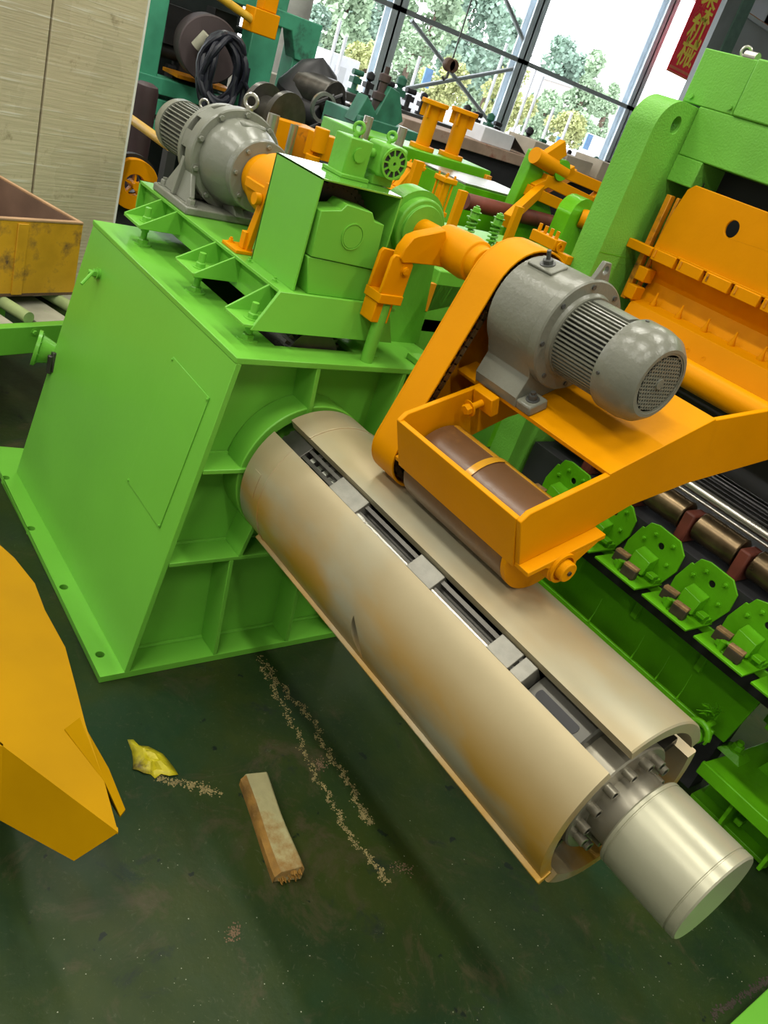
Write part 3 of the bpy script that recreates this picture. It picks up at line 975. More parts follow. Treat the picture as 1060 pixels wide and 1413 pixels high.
# corner block with bolt on the far plate
MB().slab([plat(AX0 + 0.02, -0.01, 0.01), plat(AX0 + 0.10, -0.01, 0.01), plat(AX0 + 0.10, -0.01, -0.045), plat(AX0 + 0.02, -0.01, -0.045)], -E1 * 0.028).build('adjuster_block', ORANGE, pr_, 0.003)
ab = MB()
pp = plat(AX0 + 0.06, -0.03, -0.018)
ab.cyl(pp, pp - E1 * 0.05, 0.010, 14)
ab.hexbolt(pp - E1 * 0.05, -E1, 0.016, 0.018)
ab.build('adjuster_bolt', ORANGE, pr_)

# chain guard: two circles joined by tangents
C0, R0 = V((0, 0.066, 1.188)), 0.104
C1, R1 = V((0, 0.247, 1.668)), 0.152


def hull(r0, r1, n=18):
    d = C1 - C0
    Ld = d.length
    phi = math.degrees(math.atan2(d.z, d.y))
    th = math.degrees(math.acos(-(r1 - r0) / Ld))
    return arc(C1.y, C1.z, r1, phi - th, phi + th, n) + arc(C0.y, C0.z, r0, phi + th, phi + 360 - th, n)


GX0, GX1 = 0.395, 0.502
MB().px(hull(R0, R1), GX0 + 0.005, GX1, [hull(R0 - 0.006, R1 - 0.006)]).build('guard_rim', ORANGE, pr_, 0.0012)
MB().px(hull(R0, R1), GX0, GX0 + 0.005).build('guard_back', ORANGE2, pr_)
MB().slab([plat(AX0 - 0.10, 0.0, -0.005), plat(AX0, 0.0, -0.005), plat(AX0, 0.07, -0.005), plat(AX0 - 0.10, 0.07, -0.005)], -E2 * 0.012).build('guard_bracket', ORANGE, pr_, 0.002)
SPX = 0.480
for c, r in ((C0, 0.072), (C1, 0.108)):
    sm = MB()
    sm.lathe([(SPX - 0.012, 0.0), (SPX - 0.012, r - 0.008), (SPX + 0.012, r - 0.008), (SPX + 0.012, 0.0)], (0, c.y, c.z), (1, 0, 0), 40)
    nt_ = int(2 * pi * r / 0.022)
    for i in range(nt_):
        an = 2 * pi * i / nt_
        sm.obox((SPX, c.y + r * cos(an), c.z + r * sin(an)), (1, 0, 0), (0, cos(an), sin(an)), (0, -sin(an), cos(an)), 0.012, 0.022, 0.008)
    sm.build('sprocket', DSTEEL, pr_)
# chain links along the tangent path
hp = [V((0, y, z)) for y, z in hull(0.080, 0.116, 40)]
hp.append(hp[0])
seglen = [(hp[i + 1] - hp[i]).length for i in range(len(hp) - 1)]
tot = sum(seglen)
NL = 60
CHAINM = mat('oily_chain_steel', (0.14, 0.085, 0.035), 0.35, metal=0.7, var=0.4, scale=60)
lk = MB()
for dx in (-0.013, 0.013):
    lk.px(arc(-0.0085, 0, 0.0085, 90, 270, 6) + arc(0.0085, 0, 0.0085, -90, 90, 6), dx - 0.0018, dx + 0.0018)
lk.cyl((-0.012, 0.0085, 0), (0.012, 0.0085, 0), 0.0062, 8)
lk.cyl((-0.0165, -0.0085, 0), (0.0165, -0.0085, 0), 0.004, 8)
link0 = None
for i in range(NL):
    s_ = tot * i / NL
    k = 0
    while s_ > seglen[k]:
        s_ -= seglen[k]
        k += 1
    p = lerp(hp[k], hp[k + 1], s_ / seglen[k])
    d = (hp[k + 1] - hp[k]).normalized()
    if link0 is None:
        link0 = lk.build('chain_link', CHAINM, pr_)
        link0.data.transform(Matrix.Translation(PLOC[pr_.name]))
        o = link0
    else:
        o = link0.copy()
        COL.objects.link(o)
        o.parent = pr_
    o.location = V((SPX, p.y, p.z)) - PLOC[pr_.name]
    o.rotation_euler = (math.atan2(d.z, d.y), 0, 0)

# ================================================================== GEARMOTOR ON THE ARM
NY, NZ = 0.2345, 1.666
g2 = thing('gear_motor', 'grey foot-mounted gear motor with slotted fan cowl on the orange press arm', 'motor', tuple(plat(0.75, 0.17, 0.004)))
mc = V((0, NY, NZ))
cu = (mc - PF).dot(E1)
cv = (mc - PF).dot(E2)


def loc2(u_, v_):     # platform coordinates -> (y, z)
    p = PF + E1 * u_ + E2 * v_
    return (p.y, p.z)


def drum_profile(r, foot):
    pts = []
    for i in range(25):
        an = rad(-20 + 220 * i / 24)
        pts.append(loc2(cu + r * cos(an), cv + r * sin(an)))
    pts += [loc2(cu - r * 0.93, cv - 0.09), loc2(cu - foot, 0.034), loc2(cu - foot, 0.004), loc2(cu + foot, 0.004), loc2(cu + foot, 0.034), loc2(cu + r * 0.93, cv - 0.09)]
    return pts


MB().px(drum_profile(0.143, 0.172), 0.515, 0.685).build('gear_case', GREY, g2, 0.006, seg=3)
for su in (-1, 1):
    c = plat(0.712, cu + su * 0.140, 0.019)
    MB().obox(c, (1, 0, 0), E1, E2, 0.055, 0.066, 0.03).build('foot', GREY, g2, 0.006)
    MB().hexbolt(plat(0.714, cu + su * 0.140, 0.034), E2, 0.0125, 0.016, 0.008).build('foot_bolt', GREYD, g2)
MB().lathe([(0.684, 0.0), (0.684, 0.147), (0.688, 0.151), (0.712, 0.151), (0.716, 0.147), (0.716, 0.0)], (0, NY, NZ), (1, 0, 0), 72).build('case_flange', GREY, g2)
MB().lathe([(0.716, 0.0), (0.716, 0.118), (0.724, 0.112), (0.73, 0.112), (0.73, 0.0)], (0, NY, NZ), (1, 0, 0), 56).build('motor_spigot', GREY, g2)
for i in range(8):
    an = rad(45 * i + 12)
    MB().cyl((0.716, NY + 0.134 * cos(an), NZ + 0.134 * sin(an)), (0.720, NY + 0.134 * cos(an), NZ + 0.134 * sin(an)), 0.0065, 12).build('flange_screw', GREYD, g2)
MB().lathe([(0.72, 0.084), (0.89, 0.084)], (0, NY, NZ), (1, 0, 0), 44).build('motor_body', GREYD, g2)
motor_fins(0.730, 0.885, NY, NZ, 0.080, 0.107, 60, gap=(64, 112)).build('cooling_fins', GREY, g2)
MB().lathe([(0.735, 0.08), (0.735, 0.108), (0.855, 0.108), (0.855, 0.08)], (0, NY, NZ), (1, 0, 0), 12, rad(66), rad(108), closed_prof=True).build('terminal_panel', GREYL, g2)
MB().lathe([(0.876, 0.105), (0.876, 0.116), (0.882, 0.119), (0.925, 0.119), (0.935, 0.1185), (0.965, 0.112), (0.984, 0.096), (0.990, 0.088), (0.990, 0.0795), (0.975, 0.0795), (0.97, 0.10),
            (0.89, 0.112)], (0, NY, NZ), (1, 0, 0), 64, closed_prof=True).build('fan_cowl', GREY, g2)
for an in (100, 190, 280, 10):
    a = rad(an)
    MB().hexbolt((0.895, NY + 0.118 * cos(a), NZ + 0.118 * sin(a)), (0, cos(a), sin(a)), 0.005, 0.004).build('cowl_screw', GREYD, g2)
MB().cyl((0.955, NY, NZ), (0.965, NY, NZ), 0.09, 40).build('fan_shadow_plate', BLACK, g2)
# perforated grille
gr = MB()
hs_ = 0.0105
GRR = 0.0785
rows = int(GRR / (hs_ * 0.866)) + 1
cells = set()
gx = 0.988
for j in range(-rows, rows + 1):
    for i in range(-rows, rows + 1):
        cy_ = (i + (0.5 if j % 2 else 0)) * hs_
        cz_ = j * hs_ * 0.866
        rr = math.hypot(cy_, cz_)
        if rr > GRR - 0.006:
            continue
        hx = [(cy_ + hs_ / math.sqrt(3) * cos(rad(60 * k + 30)), cz_ + hs_ / math.sqrt(3) * sin(rad(60 * k + 30))) for k in range(6)]
        if rr < 0.017:
            gr.add([(gx, NY + y, NZ + z) for y, z in hx], [tuple(range(6))])
            continue
        hi = [(cy_ + 0.0039 * cos(rad(60 * k + 30)), cz_ + 0.0039 * sin(rad(60 * k + 30))) for k in range(6)]
        vs = [(gx, NY + y, NZ + z) for y, z in hx + hi] + [(gx - 0.003, NY + y, NZ + z) for y, z in hi]
        fs = [(k, (k + 1) % 6, (k + 1) % 6 + 6, k + 6) for k in range(6)] + [(k + 6, (k + 1) % 6 + 6, (k + 1) % 6 + 12, k + 12) for k in range(6)]
        gr.add(vs, fs)
gr.ring((gx - 0.003, NY, NZ), (gx + 0.0002, NY, NZ), 0.082, 0.0745, 48)
gr.build('fan_grille', GREY, g2)
MB().cyl((gx, NY, NZ), (gx + 0.003, NY, NZ), 0.013, 20).build('grille_boss', GREY, g2)
# lifting lug and breather on top
lug = MB()
ltop = V((0.67, NY, NZ))
lug.slab([(0.695, NY - 0.035, NZ + 0.135), (0.695, NY - 0.012, NZ + 0.195), (0.695, NY + 0.012, NZ + 0.195), (0.695, NY + 0.035, NZ + 0.135)], (0.014, 0, 0),
         [[(0.695, y, z) for y, z in circ(NY, NZ + 0.175, 0.010, 14)]])
lug.build('lifting_lug', GREY, g2, 0.002)
bq = V((0.575, NY, NZ)) + E2 * 0.140
MB().slab([bq + V((-0.045, 0, 0)) - E1 * 0.03, bq + V((0.045, 0, 0)) - E1 * 0.03, bq + V((0.045, 0, 0)) + E1 * 0.03, bq + V((-0.045, 0, 0)) + E1 * 0.03], E2 * 0.008).build('cover_plate', GREY, g2, 0.003)
br = MB()
br.hexbolt(bq + E2 * 0.008, E2, 0.014, 0.014)
br.cyl(bq + E2 * 0.02, bq + E2 * 0.045, 0.006, 12)
br.build('breather', GREYD, g2)

# ================================================================== CRANK SHAFT BEHIND THE ARM
SY, SZ = 0.42, 1.662
ck = thing('crank_shaft', 'orange crank shaft with lever and clevis between the housing and the press arm', 'crank', (-0.05, SY, HT))
MB().cyl((-0.24, SY, SZ), (0.36, SY, SZ), 0.043, 36).build('shaft', ORANGE, ck)
MB().lathe([(-0.10, 0.045), (-0.08, 0.066), (0.05, 0.072), (0.075, 0.068), (0.09, 0.068), (0.095, 0.056), (0.13, 0.056), (0.13, 0.0)], (0, SY, SZ), (1, 0, 0), 44).build('hub', ORANGE, ck, 0.003)
XL = -0.06
L1 = [U(*p, 'x', XL + 0.045) - V((0.045, 0, 0)) for p in ((616, 318), (585, 324), (570, 330), (558, 345), (553, 357), (556, 364), (572, 364), (600, 367), (622, 372))]
MB().slab(L1, (0.045, 0, 0)).build('lever', ORANGE, ck, 0.004)
CLX = -0.10
cv_ = [(542, 357), (547, 352), (566, 357), (571, 366), (555, 413), (525, 405)]
for xx in (CLX, CLX + 0.065):
    MB().slab([U(*p, 'x', CLX + 0.079) + V((xx - CLX - 0.079, 0, 0)) for p in cv_], (0.014, 0, 0)).build('clevis_plate', ORANGE, ck, 0.003)
bb = U(540, 412, 'x', CLX + 0.079)
MB().bx(CLX - 0.005, CLX + 0.085, bb.y - 0.05, bb.y + 0.045, bb.z - 0.02, bb.z + 0.012).build('clevis_base', ORANGE, ck, 0.003)
pn = U(559, 374, 'x', CLX + 0.08)
pnm = MB()
pnm.cyl((CLX - 0.01, pn.y, pn.z), (CLX + 0.09, pn.y, pn.z), 0.013, 18)
pnm.hexbolt((CLX + 0.079, pn.y, pn.z), (1, 0, 0), 0.012, 0.012)
pnm.build('pin', ORANGE, ck)
MB().cyl((CLX + 0.055, bb.y + 0.0, HT), (CLX + 0.055, bb.y + 0.0, bb.z - 0.02), 0.022, 24).build('piston_rod', GREEN2, ck)
MB().bx(CLX + 0.0, CLX + 0.07, bb.y - 0.045, bb.y + 0.025, bb.z - 0.09, bb.z - 0.02).build('rod_head', ORANGE, ck, 0.004)
# bearing pedestal
pd_ = thing('shaft_pedestal', 'green pedestal with a round stepped bearing for the orange crank shaft', 'bearing', (-0.27, SY, HT))
MB().px([(0.345, HT), (0.345, 1.44), (SY - 0.125, SZ)] + arc(SY, SZ, 0.125, 180, 0, 20) + [(SY + 0.20, HT)], -0.33, -0.25).build('pedestal_plate', GREEN2, pd_, 0.004)
MB().lathe([(-0.25, 0.105), (-0.22, 0.105), (-0.215, 0.10), (-0.215, 0.086), (-0.205, 0.086), (-0.205, 0.0)], (0, SY, SZ), (1, 0, 0), 48).build('bearing_flange', GREEN2, pd_, 0.002)
op = MB()
pq = [U(*p, 'x', -0.42) for p in ((590, 388), (640, 394), (632, 418), (585, 428), (578, 425))]
op.slab(pq, (0.02, 0, 0))
op.build('stop_plate', ORANGEW, pd_, 0.003)
MB().bx(-0.44, -0.40, 0.50, 0.86, HT + 0.0, HT + 0.05).build('stop_foot', GREEN2, pd_)
gv = U(617, 380, 'x', -0.46)
MB().bx(-0.50, -0.40, gv.y - 0.10, gv.y + 0.08, gv.z - 0.35, gv.z + 0.03).build('valve_manifold', GREEN2, pd_, 0.006)

# ================================================================== LEVELING MACHINE
lv = thing('leveling_machine', 'large green and orange leveling machine with a row of roller brackets beside the mandrel', 'machine', (0.9, 1.5, 0))
PXA, PXB = -0.225, -0.10
post = [(1.24, 0.0), (1.24, 2.20)] + [(y, z) for y, z in arc(1.365, 2.205, 0.125, 180, 90, 12)] + [(1.80, 2.33), (1.80, 0.0)]
MB().px(post, PXA, PXB, [circ(1.362, 2.248, 0.027, 20, 0.032)]).build('side_post', PRESSG, lv, 0.004)
MB().bx(PXB, PXB + 0.001, 1.24, 1.45, 1.745, 1.747).build('weld_line', LEVGREEN, lv)
MB().bx(PXB, 2.4, 1.45, 1.85, 2.162, 2.338).build('top_beam', PRESSG, lv, 0.005)
MB().bx(PXB, 0.021, 1.448, 1.70, 2.066, 2.162).build('beam_bracket', PRESSG, lv, 0.004)
MB().bx(-0.185, 0.047, 1.45, 1.95, 2.338, 2.525).build('top_box', PRESSG, lv, 0.004)
MB().bx(0.052, 2.0, 1.44, 1.95, 2.338, 2.53).build('top_box', PRESSG, lv, 0.006)
MB().bx(-0.02, 1.8, 1.62, 1.95, 2.52, 2.62).build('top_box', PRESSG, lv, 0.01)
for xx in (-0.15, 0.03):
    MB().cyl((xx, 1.448, 2.36), (xx, 1.438, 2.36), 0.009, 10).build('box_screw', PRESSG, lv)
eye_bolt(MB(), (-0.08, 1.55, 2.525), (0, 0, 1), 0.018, 0.005).build('eye_bolt', STEEL, lv)
MB().cyl((-0.02, 1.47, 2.53), (0.03, 1.47, 2.53), 0.02, 16).build('box_hinge', STEEL, lv)
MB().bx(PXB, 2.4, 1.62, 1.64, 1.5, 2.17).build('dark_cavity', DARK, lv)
MB().cyl((0.0, 1.52, 2.05), (0.0, 1.52, 2.10), 0.022, 16).build('tie_nut', STEEL, lv)
# orange hood
hp_ = [(0.0, 1.815), (0.012, 1.97), (0.030, 2.060), (0.055, 2.083), (2.3, 2.083), (2.3, 1.815)]
MB().py(hp_, 1.42, 1.432, [circ(0.277, 1.990, 0.027, 24, 0.031)]).build('hood_plate', ORANGE2, lv, 0.003)
MB().bx(-0.055, -0.03, 1.43, 1.46, 1.60, 2.02).build('hood_post', ORANGEW, lv, 0.003)
MB().bx(-0.02, -0.005, 1.45, 1.47, 1.60, 2.02).build('hood_post', ORANGEW, lv, 0.003)
MB().bx(-0.10, 0.02, 1.385, 1.43, 1.79, 1.825).build('rail_end', ORANGE, lv, 0.003)
MB().bx(0.02, 2.3, 1.40, 1.42, 1.825, 1.832).build('rail_cap', ORANGE, lv, 0.001)
for i in range(15):
    x0 = 0.022 + i * 0.128
    MB().bx(x0, x0 + 0.112, 1.395, 1.42, 1.783, 1.826).build('rail_clip', ORANGE, lv, 0.003)
    MB().bx(x0 + 0.012, x0 + 0.018, 1.391, 1.396, 1.795, 1.822).build('clip_slot', ORANGEW, lv)
MB().slab([(0.0, 1.435, 1.80), (2.3, 1.435, 1.80), (2.3, 1.50, 1.70), (0.0, 1.50, 1.70)], (0, 0.006, 0.004)).build('hood_back', ORANGE2, lv)
MB().slab([(0.0, 1.50, 1.70), (2.3, 1.50, 1.70), (2.3, 1.475, 1.615), (0.0, 1.475, 1.615)], (0, 0.006, 0.0)).build('hood_back', ORANGE2, lv)
MB().slab([(0.02, 1.475, 1.615), (2.3, 1.475, 1.615), (2.3, 1.405, 1.60), (0.02, 1.405, 1.60)], (0, 0.0, 0.012)).build('hood_shelf', ORANGE, lv, 0.002)
MB().slab([(0.02, 1.405, 1.612), (2.3, 1.405, 1.612), (2.3, 1.375, 1.50), (0.02, 1.375, 1.50)], (0, 0.01, 0.0)).build('hood_lip', ORANGE, lv, 0.002)
for i in range(12):
    xx = 0.09 + i * 0.128
    MB().lathe([(0, 0.012), (0.008, 0.013), (0.03, 0.006), (0.055, 0.004)], (xx, 1.455, 1.62), (0.02, 0, 1), 12).build('hood_pin', ORANGE, lv)
for i in range(8):
    xx = 0.36 + i * 0.075 if i < 2 else 0.36 + i * 0.2
    MB().ring((xx, 1.392, 1.545), (xx, 1.386, 1.546), 0.011, 0.005, 14).build('lip_socket', ORANGE, lv)
for zz, yy in ((1.69, 1.44), (1.615, 1.42)):
    MB().bx(-0.02, 0.03, yy - 0.03, yy + 0.03, zz, zz + 0.055).build('hood_block', ORANGE, lv, 0.004)
MB().cyl((-0.05, 1.30, 1.487), (2.4, 1.30, 1.487), 0.050, 36).build('pivot_pipe', ORANGE, lv)
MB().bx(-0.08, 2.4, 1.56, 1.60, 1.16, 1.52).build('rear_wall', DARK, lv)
# rolls
FEEDM = mat('dark_feed_rod', (0.022, 0.021, 0.021), 0.33, metal=0.3, var=0.3, scale=20)
for i in range(8):
    x0 = -0.03 + i * 0.255
    MB().lathe([(x0, 0.02), (x0, 0.056), (x0 + 0.004, 0.060), (x0 + 0.186, 0.060), (x0 + 0.19, 0.056), (x0 + 0.19, 0.02)], (0, 1.43, 0.985), (1, 0, 0), 36).build('backup_roll', ROLLST, lv)
    rb = MB()
    rb.bx(x0 + 0.198, x0 + 0.246, 1.37, 1.48, 0.90, 1.025)
    rb.build('roll_saddle', RUST, lv, 0.008)
MB().cyl((-0.05, 1.43, 0.985), (2.1, 1.43, 0.985), 0.022, 14).build('roll_axle', DSTEEL, lv)
MB().cyl((-0.08, 1.47, 1.085), (2.2, 1.47, 1.085), 0.020, 24).build('work_roll', STEEL, lv)
MB().cyl((-0.08, 1.44, 1.062), (2.2, 1.44, 1.062), 0.006, 12).build('guide_wire', STEEL, lv)
for i in range(13):
    MB().cyl((-0.08, 1.515 + i * 0.036, 1.10 + i * 0.004), (2.2, 1.515 + i * 0.036, 1.10 + i * 0.004), 0.0165, 14).build('feed_rod', FEEDM, lv)
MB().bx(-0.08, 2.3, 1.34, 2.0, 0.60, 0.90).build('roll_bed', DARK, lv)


HOLDM = mat('dark_brown_holder', (0.045, 0.030, 0.018), 0.6, var=0.3, scale=30)
# valve bank on the near side of the post
vb = U(752, 332, 'y', 1.19)
vm = MB()
vm.bx(vb.x - 0.07, vb.x + 0.075, 1.17, 1.24, vb.z - 0.02, vb.z + 0.025)
vbo = vm.build('valve_bank', ORANGE, lv, 0.004)
for k_ in range(4):
    xx = vb.x - 0.05 + k_ * 0.034
    MB().cyl((xx, 1.19, vb.z + 0.025), (xx, 1.19, vb.z + 0.055), 0.008, 10).build('valve_stem', ORANGE, vbo)
MB().bx(vb.x + 0.03, PXA + 0.02, 1.20, 1.24, vb.z - 0.05, vb.z - 0.015).build('valve_arm', ORANGE, vbo, 0.003)
MB().ring((vb.x + 0.076, 1.20, vb.z), (vb.x + 0.082, 1.20, vb.z), 0.02, 0.01, 16).build('valve_port', ORANGE, vbo)


# brackets
def bracket(x0):
    b0 = MB().pz([(x0, 1.166), (x0 + 0.214, 1.163), (x0 + 0.219, 1.36), (x0 + 0.005, 1.36), (x0 + 0.0, 1.24)], 0.722, 0.731,
                 [circ(x0 + .10, 1.20, .007, 10), circ(x0 + .16, 1.195, .007, 10)]).build('roll_bracket', LEVGREEN, lv, 0.0015)
    P = [(0.010, 0.731), (0.009, 0.80), (0.037, 0.884), (0.048, 0.884), (0.062, 0.918), (0.10, 0.93), (0.205, 0.925), (0.246, 0.885), (0.250, 0.815), (0.222, 0.745), (0.218, 0.731)]
    MB().py([(x0 + a_, z) for a_, z in P], 1.325, 1.334, [circ(x0 + 0.145, 0.862, 0.014, 16)]).build('back_plate', LEVGREEN, b0, 0.0015)
    MB().bx(x0 + 0.070, x0 + 0.215, 1.285, 1.325, 0.731, 0.752).build('step', LEVGREEN, b0, 0.002)
    MB().hexa([(x0 + 0.085, 1.255, 0.742), (x0 + 0.165, 1.255, 0.742), (x0 + 0.165, 1.325, 0.742), (x0 + 0.085, 1.325, 0.742)],
              [(x0 + 0.085, 1.272, 0.810), (x0 + 0.165, 1.272, 0.800), (x0 + 0.165, 1.325, 0.818), (x0 + 0.085, 1.325, 0.825)]).build('clamp_block', LEVGREEN, b0, 0.003)
    MB().bx(x0 + 0.175, x0 + 0.212, 1.262, 1.30, 0.752, 0.768).build('terminal', LEVGREEN, b0, 0.002)
    for a_, z in ((0.105, 0.893), (0.192, 0.893), (0.205, 0.815), (0.068, 0.85)):
        MB().hexbolt((x0 + a_, 1.325, z), (0, -1, 0), 0.0085, 0.010, 0.008).build('bolt', LEVGREEN, b0)
    for a_, yy, rr in ((0.055, 1.258, 0.1), (0.140, 1.205, 0.1)):
        MB().obox((x0 + a_, yy, 0.750), (1, rr, 0), (-rr, 1, 0), (0, 0, 1), 0.060, 0.030, 0.038).build('brush_holder', HOLDM, b0, 0.002)
        MB().obox((x0 + a_, yy, 0.775), (1, rr, 0), (-rr, 1, 0), (0, 0, 1), 0.060, 0.030, 0.012).build('brown_pad', BRICKM, b0, 0.002)
    lm = MB()
    lm.cyl((x0 + 0.075, 1.235, 0.75), (x0 + 0.128, 1.255, 0.755), 0.009, 12)
    lm.cyl((x0 + 0.085, 1.21, 0.731), (x0 + 0.085, 1.21, 0.765), 0.012, 12)
    lm.obox((x0 + 0.08, 1.235, 0.745), (0.5, 1, 0), (-1, 0.5, 0), (0, 0, 1), 0.06, 0.02, 0.018)
    lm.build('lever', LEVGREEN, b0)


for i in range(7):
    bracket(0.051 + i * 0.244 if i < 3 else 0.539 + (i - 2) * 0.246)
# lower front
MB().slab([(-0.10, 1.375, 0.72), (1.30, 1.375, 0.72), (1.24, 1.46, 0.30), (-0.10, 1.46, 0.30)], (0, 0.015, 0)).build('lower_panel', LEVGREEN, lv, 0.002)
MB().bx(1.2, 2.4, 1.92, 1.94, 0.24, 0.62).build('rear_panel', LEVGREEN, lv)
MB().bx(-0.10, 1.30, 1.33, 1.40, 0.68, 0.715).build('panel_shelf', LEVGREEN, lv, 0.002)
MB().bx(-0.10, 1.22, 1.345, 1.362, 0.30, 0.375).build('longitudinal_beam', LEVGREEN, lv, 0.004)
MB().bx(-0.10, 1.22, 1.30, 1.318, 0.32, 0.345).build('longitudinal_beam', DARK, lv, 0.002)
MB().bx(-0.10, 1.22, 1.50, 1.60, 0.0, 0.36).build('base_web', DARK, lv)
for i in range(4):
    xx = 0.35 + i * 0.33
    MB().bx(xx, xx + 0.03, 1.395, 1.43, 0.50, 0.58).build('panel_tab', LEVGREEN, lv, 0.003)
for xx, zz in ((0.56, 0.40), (0.80, 0.40), (1.04, 0.40), (0.93, 0.40)):
    p = V((xx, 1.34, zz - 0.02))
    MB().tube([p, p + V((0.0, 0.01, 0.05)), p + V((-0.01, 0.03, 0.11))], [0.004, 0.002, 0.0008], 6).build('paint_drip_wire', LEVGREEN, lv)
hk = MB()
hp2 = U(962, 1010, 'y', 1.26)
hk.tube([hp2 + V((0.045 * cos(t), 0.0, 0.045 * sin(t))) for t in [0.4 * i for i in range(13)]], 0.013, 10)
hk.lathe([(0, 0.03), (0.03, 0.03), (0.045, 0.018)], hp2 + V((0, 0.03, -0.02)), (0, -1, 0), 16)
hk.cyl(hp2, hp2 + V((0, 0.10, 0.02)), 0.012, 10)
hk.build('lifting_hook', LEVGREEN, lv)
# paint rag / fern-like brush on the rail
rg = MB()
rq = U(985, 985, 'y', 1.33)
for i in range(22):
    d = V((random.uniform(-.5, .5), random.uniform(-.7, .1), random.uniform(0.0, 1))).normalized() * random.uniform(.03, .06)
    s0 = rq + V((random.uniform(-.02, .02), 0.0, random.uniform(-.03, .02)))
    rg.tube([s0, s0 + d * 0.5 + V((0, 0, .008)), s0 + d], [0.004, 0.004, 0.001], 5)
rg.build('wire_brush', LEVGREEN, lv)
# base stand at the outlet end
sd = thing('base_stand', 'low green steel base stand with flanged top plate beside the end drum', 'machine base', (1.6, 1.6, 0))
MB().pz([(1.245, 1.35), (2.3, 1.35), (2.3, 2.0), (1.30, 2.0), (1.262, 1.52)], 0.215, 0.235).build('top_plate', LEVGREEN, sd, 0.004)
MB().bx(1.245, 2.3, 1.348, 1.365, 0.185, 0.245).build('top_flange', LEVGREEN, sd, 0.005)
MB().bx(1.27, 2.3, 1.53, 1.55, 0.02, 0.215).build('web_plate', LEVGREEN, sd)
MB().bx(1.25, 1.61, 1.465, 1.80, 0.0, 0.02).build('floor_plate', LEVGREEN, sd, 0.003)
MB().bx(1.40, 1.415, 1.40, 1.53, 0.02, 0.215).build('stiffener', LEVGREEN, sd, 0.002)
MB().bx(1.595, 1.61, 1.40, 1.53, 0.02, 0.215).build('stiffener', LEVGREEN, sd, 0.002)
MB().bx(1.43, 1.46, 1.46, 1.50, 0.06, 0.09).build('nut_plate', LEVGREEN, sd, 0.003)
jb = MB()
jq = U(1012, 1040, 'z', 0.235)
jb.hexa([jq + V((-.055, -.05, 0)), jq + V((.055, -.05, 0)), jq + V((.055, .05, 0)), jq + V((-.055, .05, 0))],
        [jq + V((-.03, -.03, .025)), jq + V((.03, -.03, .025)), jq + V((.03, .03, .025)), jq + V((-.03, .03, .025))])
jb.hexbolt(jq + V((0, 0, .025)), (0, 0, 1), 0.024, 0.026)
jb.cyl(jq + V((0, 0, .04)), jq + V((0, 0, .066)), 0.014, 14)
jb.build('levelling_nut', LEVGREEN, sd)
MB().slab([(1.36, 1.60, 0.235), (1.47, 1.60, 0.235), (1.40, 1.60, 0.36)], (0, 0.015, 0)).build('gusset', LEVGREEN, sd)
MB().tube([(1.60, 1.40, 0.24), (1.64, 1.42, 0.262), (1.69, 1.40, 0.25), (1.72, 1.37, 0.24)], 0.006, 6).build('spatter_wire', LEVGREEN, sd)
MB().bx(1.68, 1.74, 1.37, 1.43, 0.235, 0.265).build('lug', LEVGREEN, sd, 0.004)

# green ramp corner at the frame's lower right
q = [U(*p, 'z', 0.03) for p in ((1000, 1420), (1062, 1362), (1180, 1300), (1200, 1480), (1040, 1500))]
fp = MB().slab([(p.x, p.y, 0.002) for p in q], (0, 0, 0.028)).build('floor_plate', GREEN, None, 0.003)
tag(rebase(fp, q[0]), 'bright green steel plate lying flat on the floor with a dirty edge', 'plate')
fp.location.z = 0.03

# ================================================================== ORANGE CHUTE AT LEFT
ch = thing('orange_chute', 'orange bent sheet chute end jutting over the dark floor beside the housing flange', 'chute', (0.2, -1.0, 0))
ZC = 0.43
A_ = [U(*p, 'z', ZC) for p in ((4, 1030), (163, 1149), (145, 1082), (118, 1000), (104, 945), (90, 893), (62, 842), (48, 805), (20, 770), (0, 752), (-90, 660), (-210, 860))]
B_ = [U(102, 1188, 'z', 0.30)]
B_.append(UP(0, 1132, A_[0], (A_[1] - A_[0]).cross(B_[0] - A_[0]).normalized()))
cm = MB()
cm.slab(A_, (0, 0, -0.006))
cm.build('top_sheet', CHUTEO, ch)
MB().slab([A_[0] + V((0, 0, .001)), A_[1] + V((0, 0, .001)), B_[0], B_[1]], (-0.012, 0.004, 0)).build('end_sheet', CHUTEO, ch)
MB().slab([A_[0], B_[1], U(-200, 1030, 'z', 0.30), U(-210, 860, 'z', ZC)], (-0.005, 0.003, 0)).build('end_sheet', CHUTEO, ch)
under = [B_[0], A_[1] - V((0, 0, .02)), A_[2] - V((0, 0, .02)), A_[4] - V((0, 0, .03)), A_[7] - V((0, 0, .03)), A_[9] - V((0, 0, .03)), U(-200, 900, 'z', 0.30), B_[1]]
fl = [U(89, 1006, 'z', ZC + 0.003), U(110, 990, 'z', ZC), U(150, 1060, 'z', ZC - 0.02), U(173, 1117, 'z', ZC - 0.04), U(166, 1126, 'z', ZC - 0.03), U(145, 1080, 'z', ZC)]
MB().slab(fl, (0, 0, -0.006)).build('torn_flap', CHUTEO, ch)
for p in ((-0.25, -1.15), (0.15, -1.22)):
    MB().bx(p[0] - 0.04, p[0] + 0.04, p[1] - 0.04, p[1] + 0.04, 0, ZC - 0.01).build('leg', CHUTEO, ch)

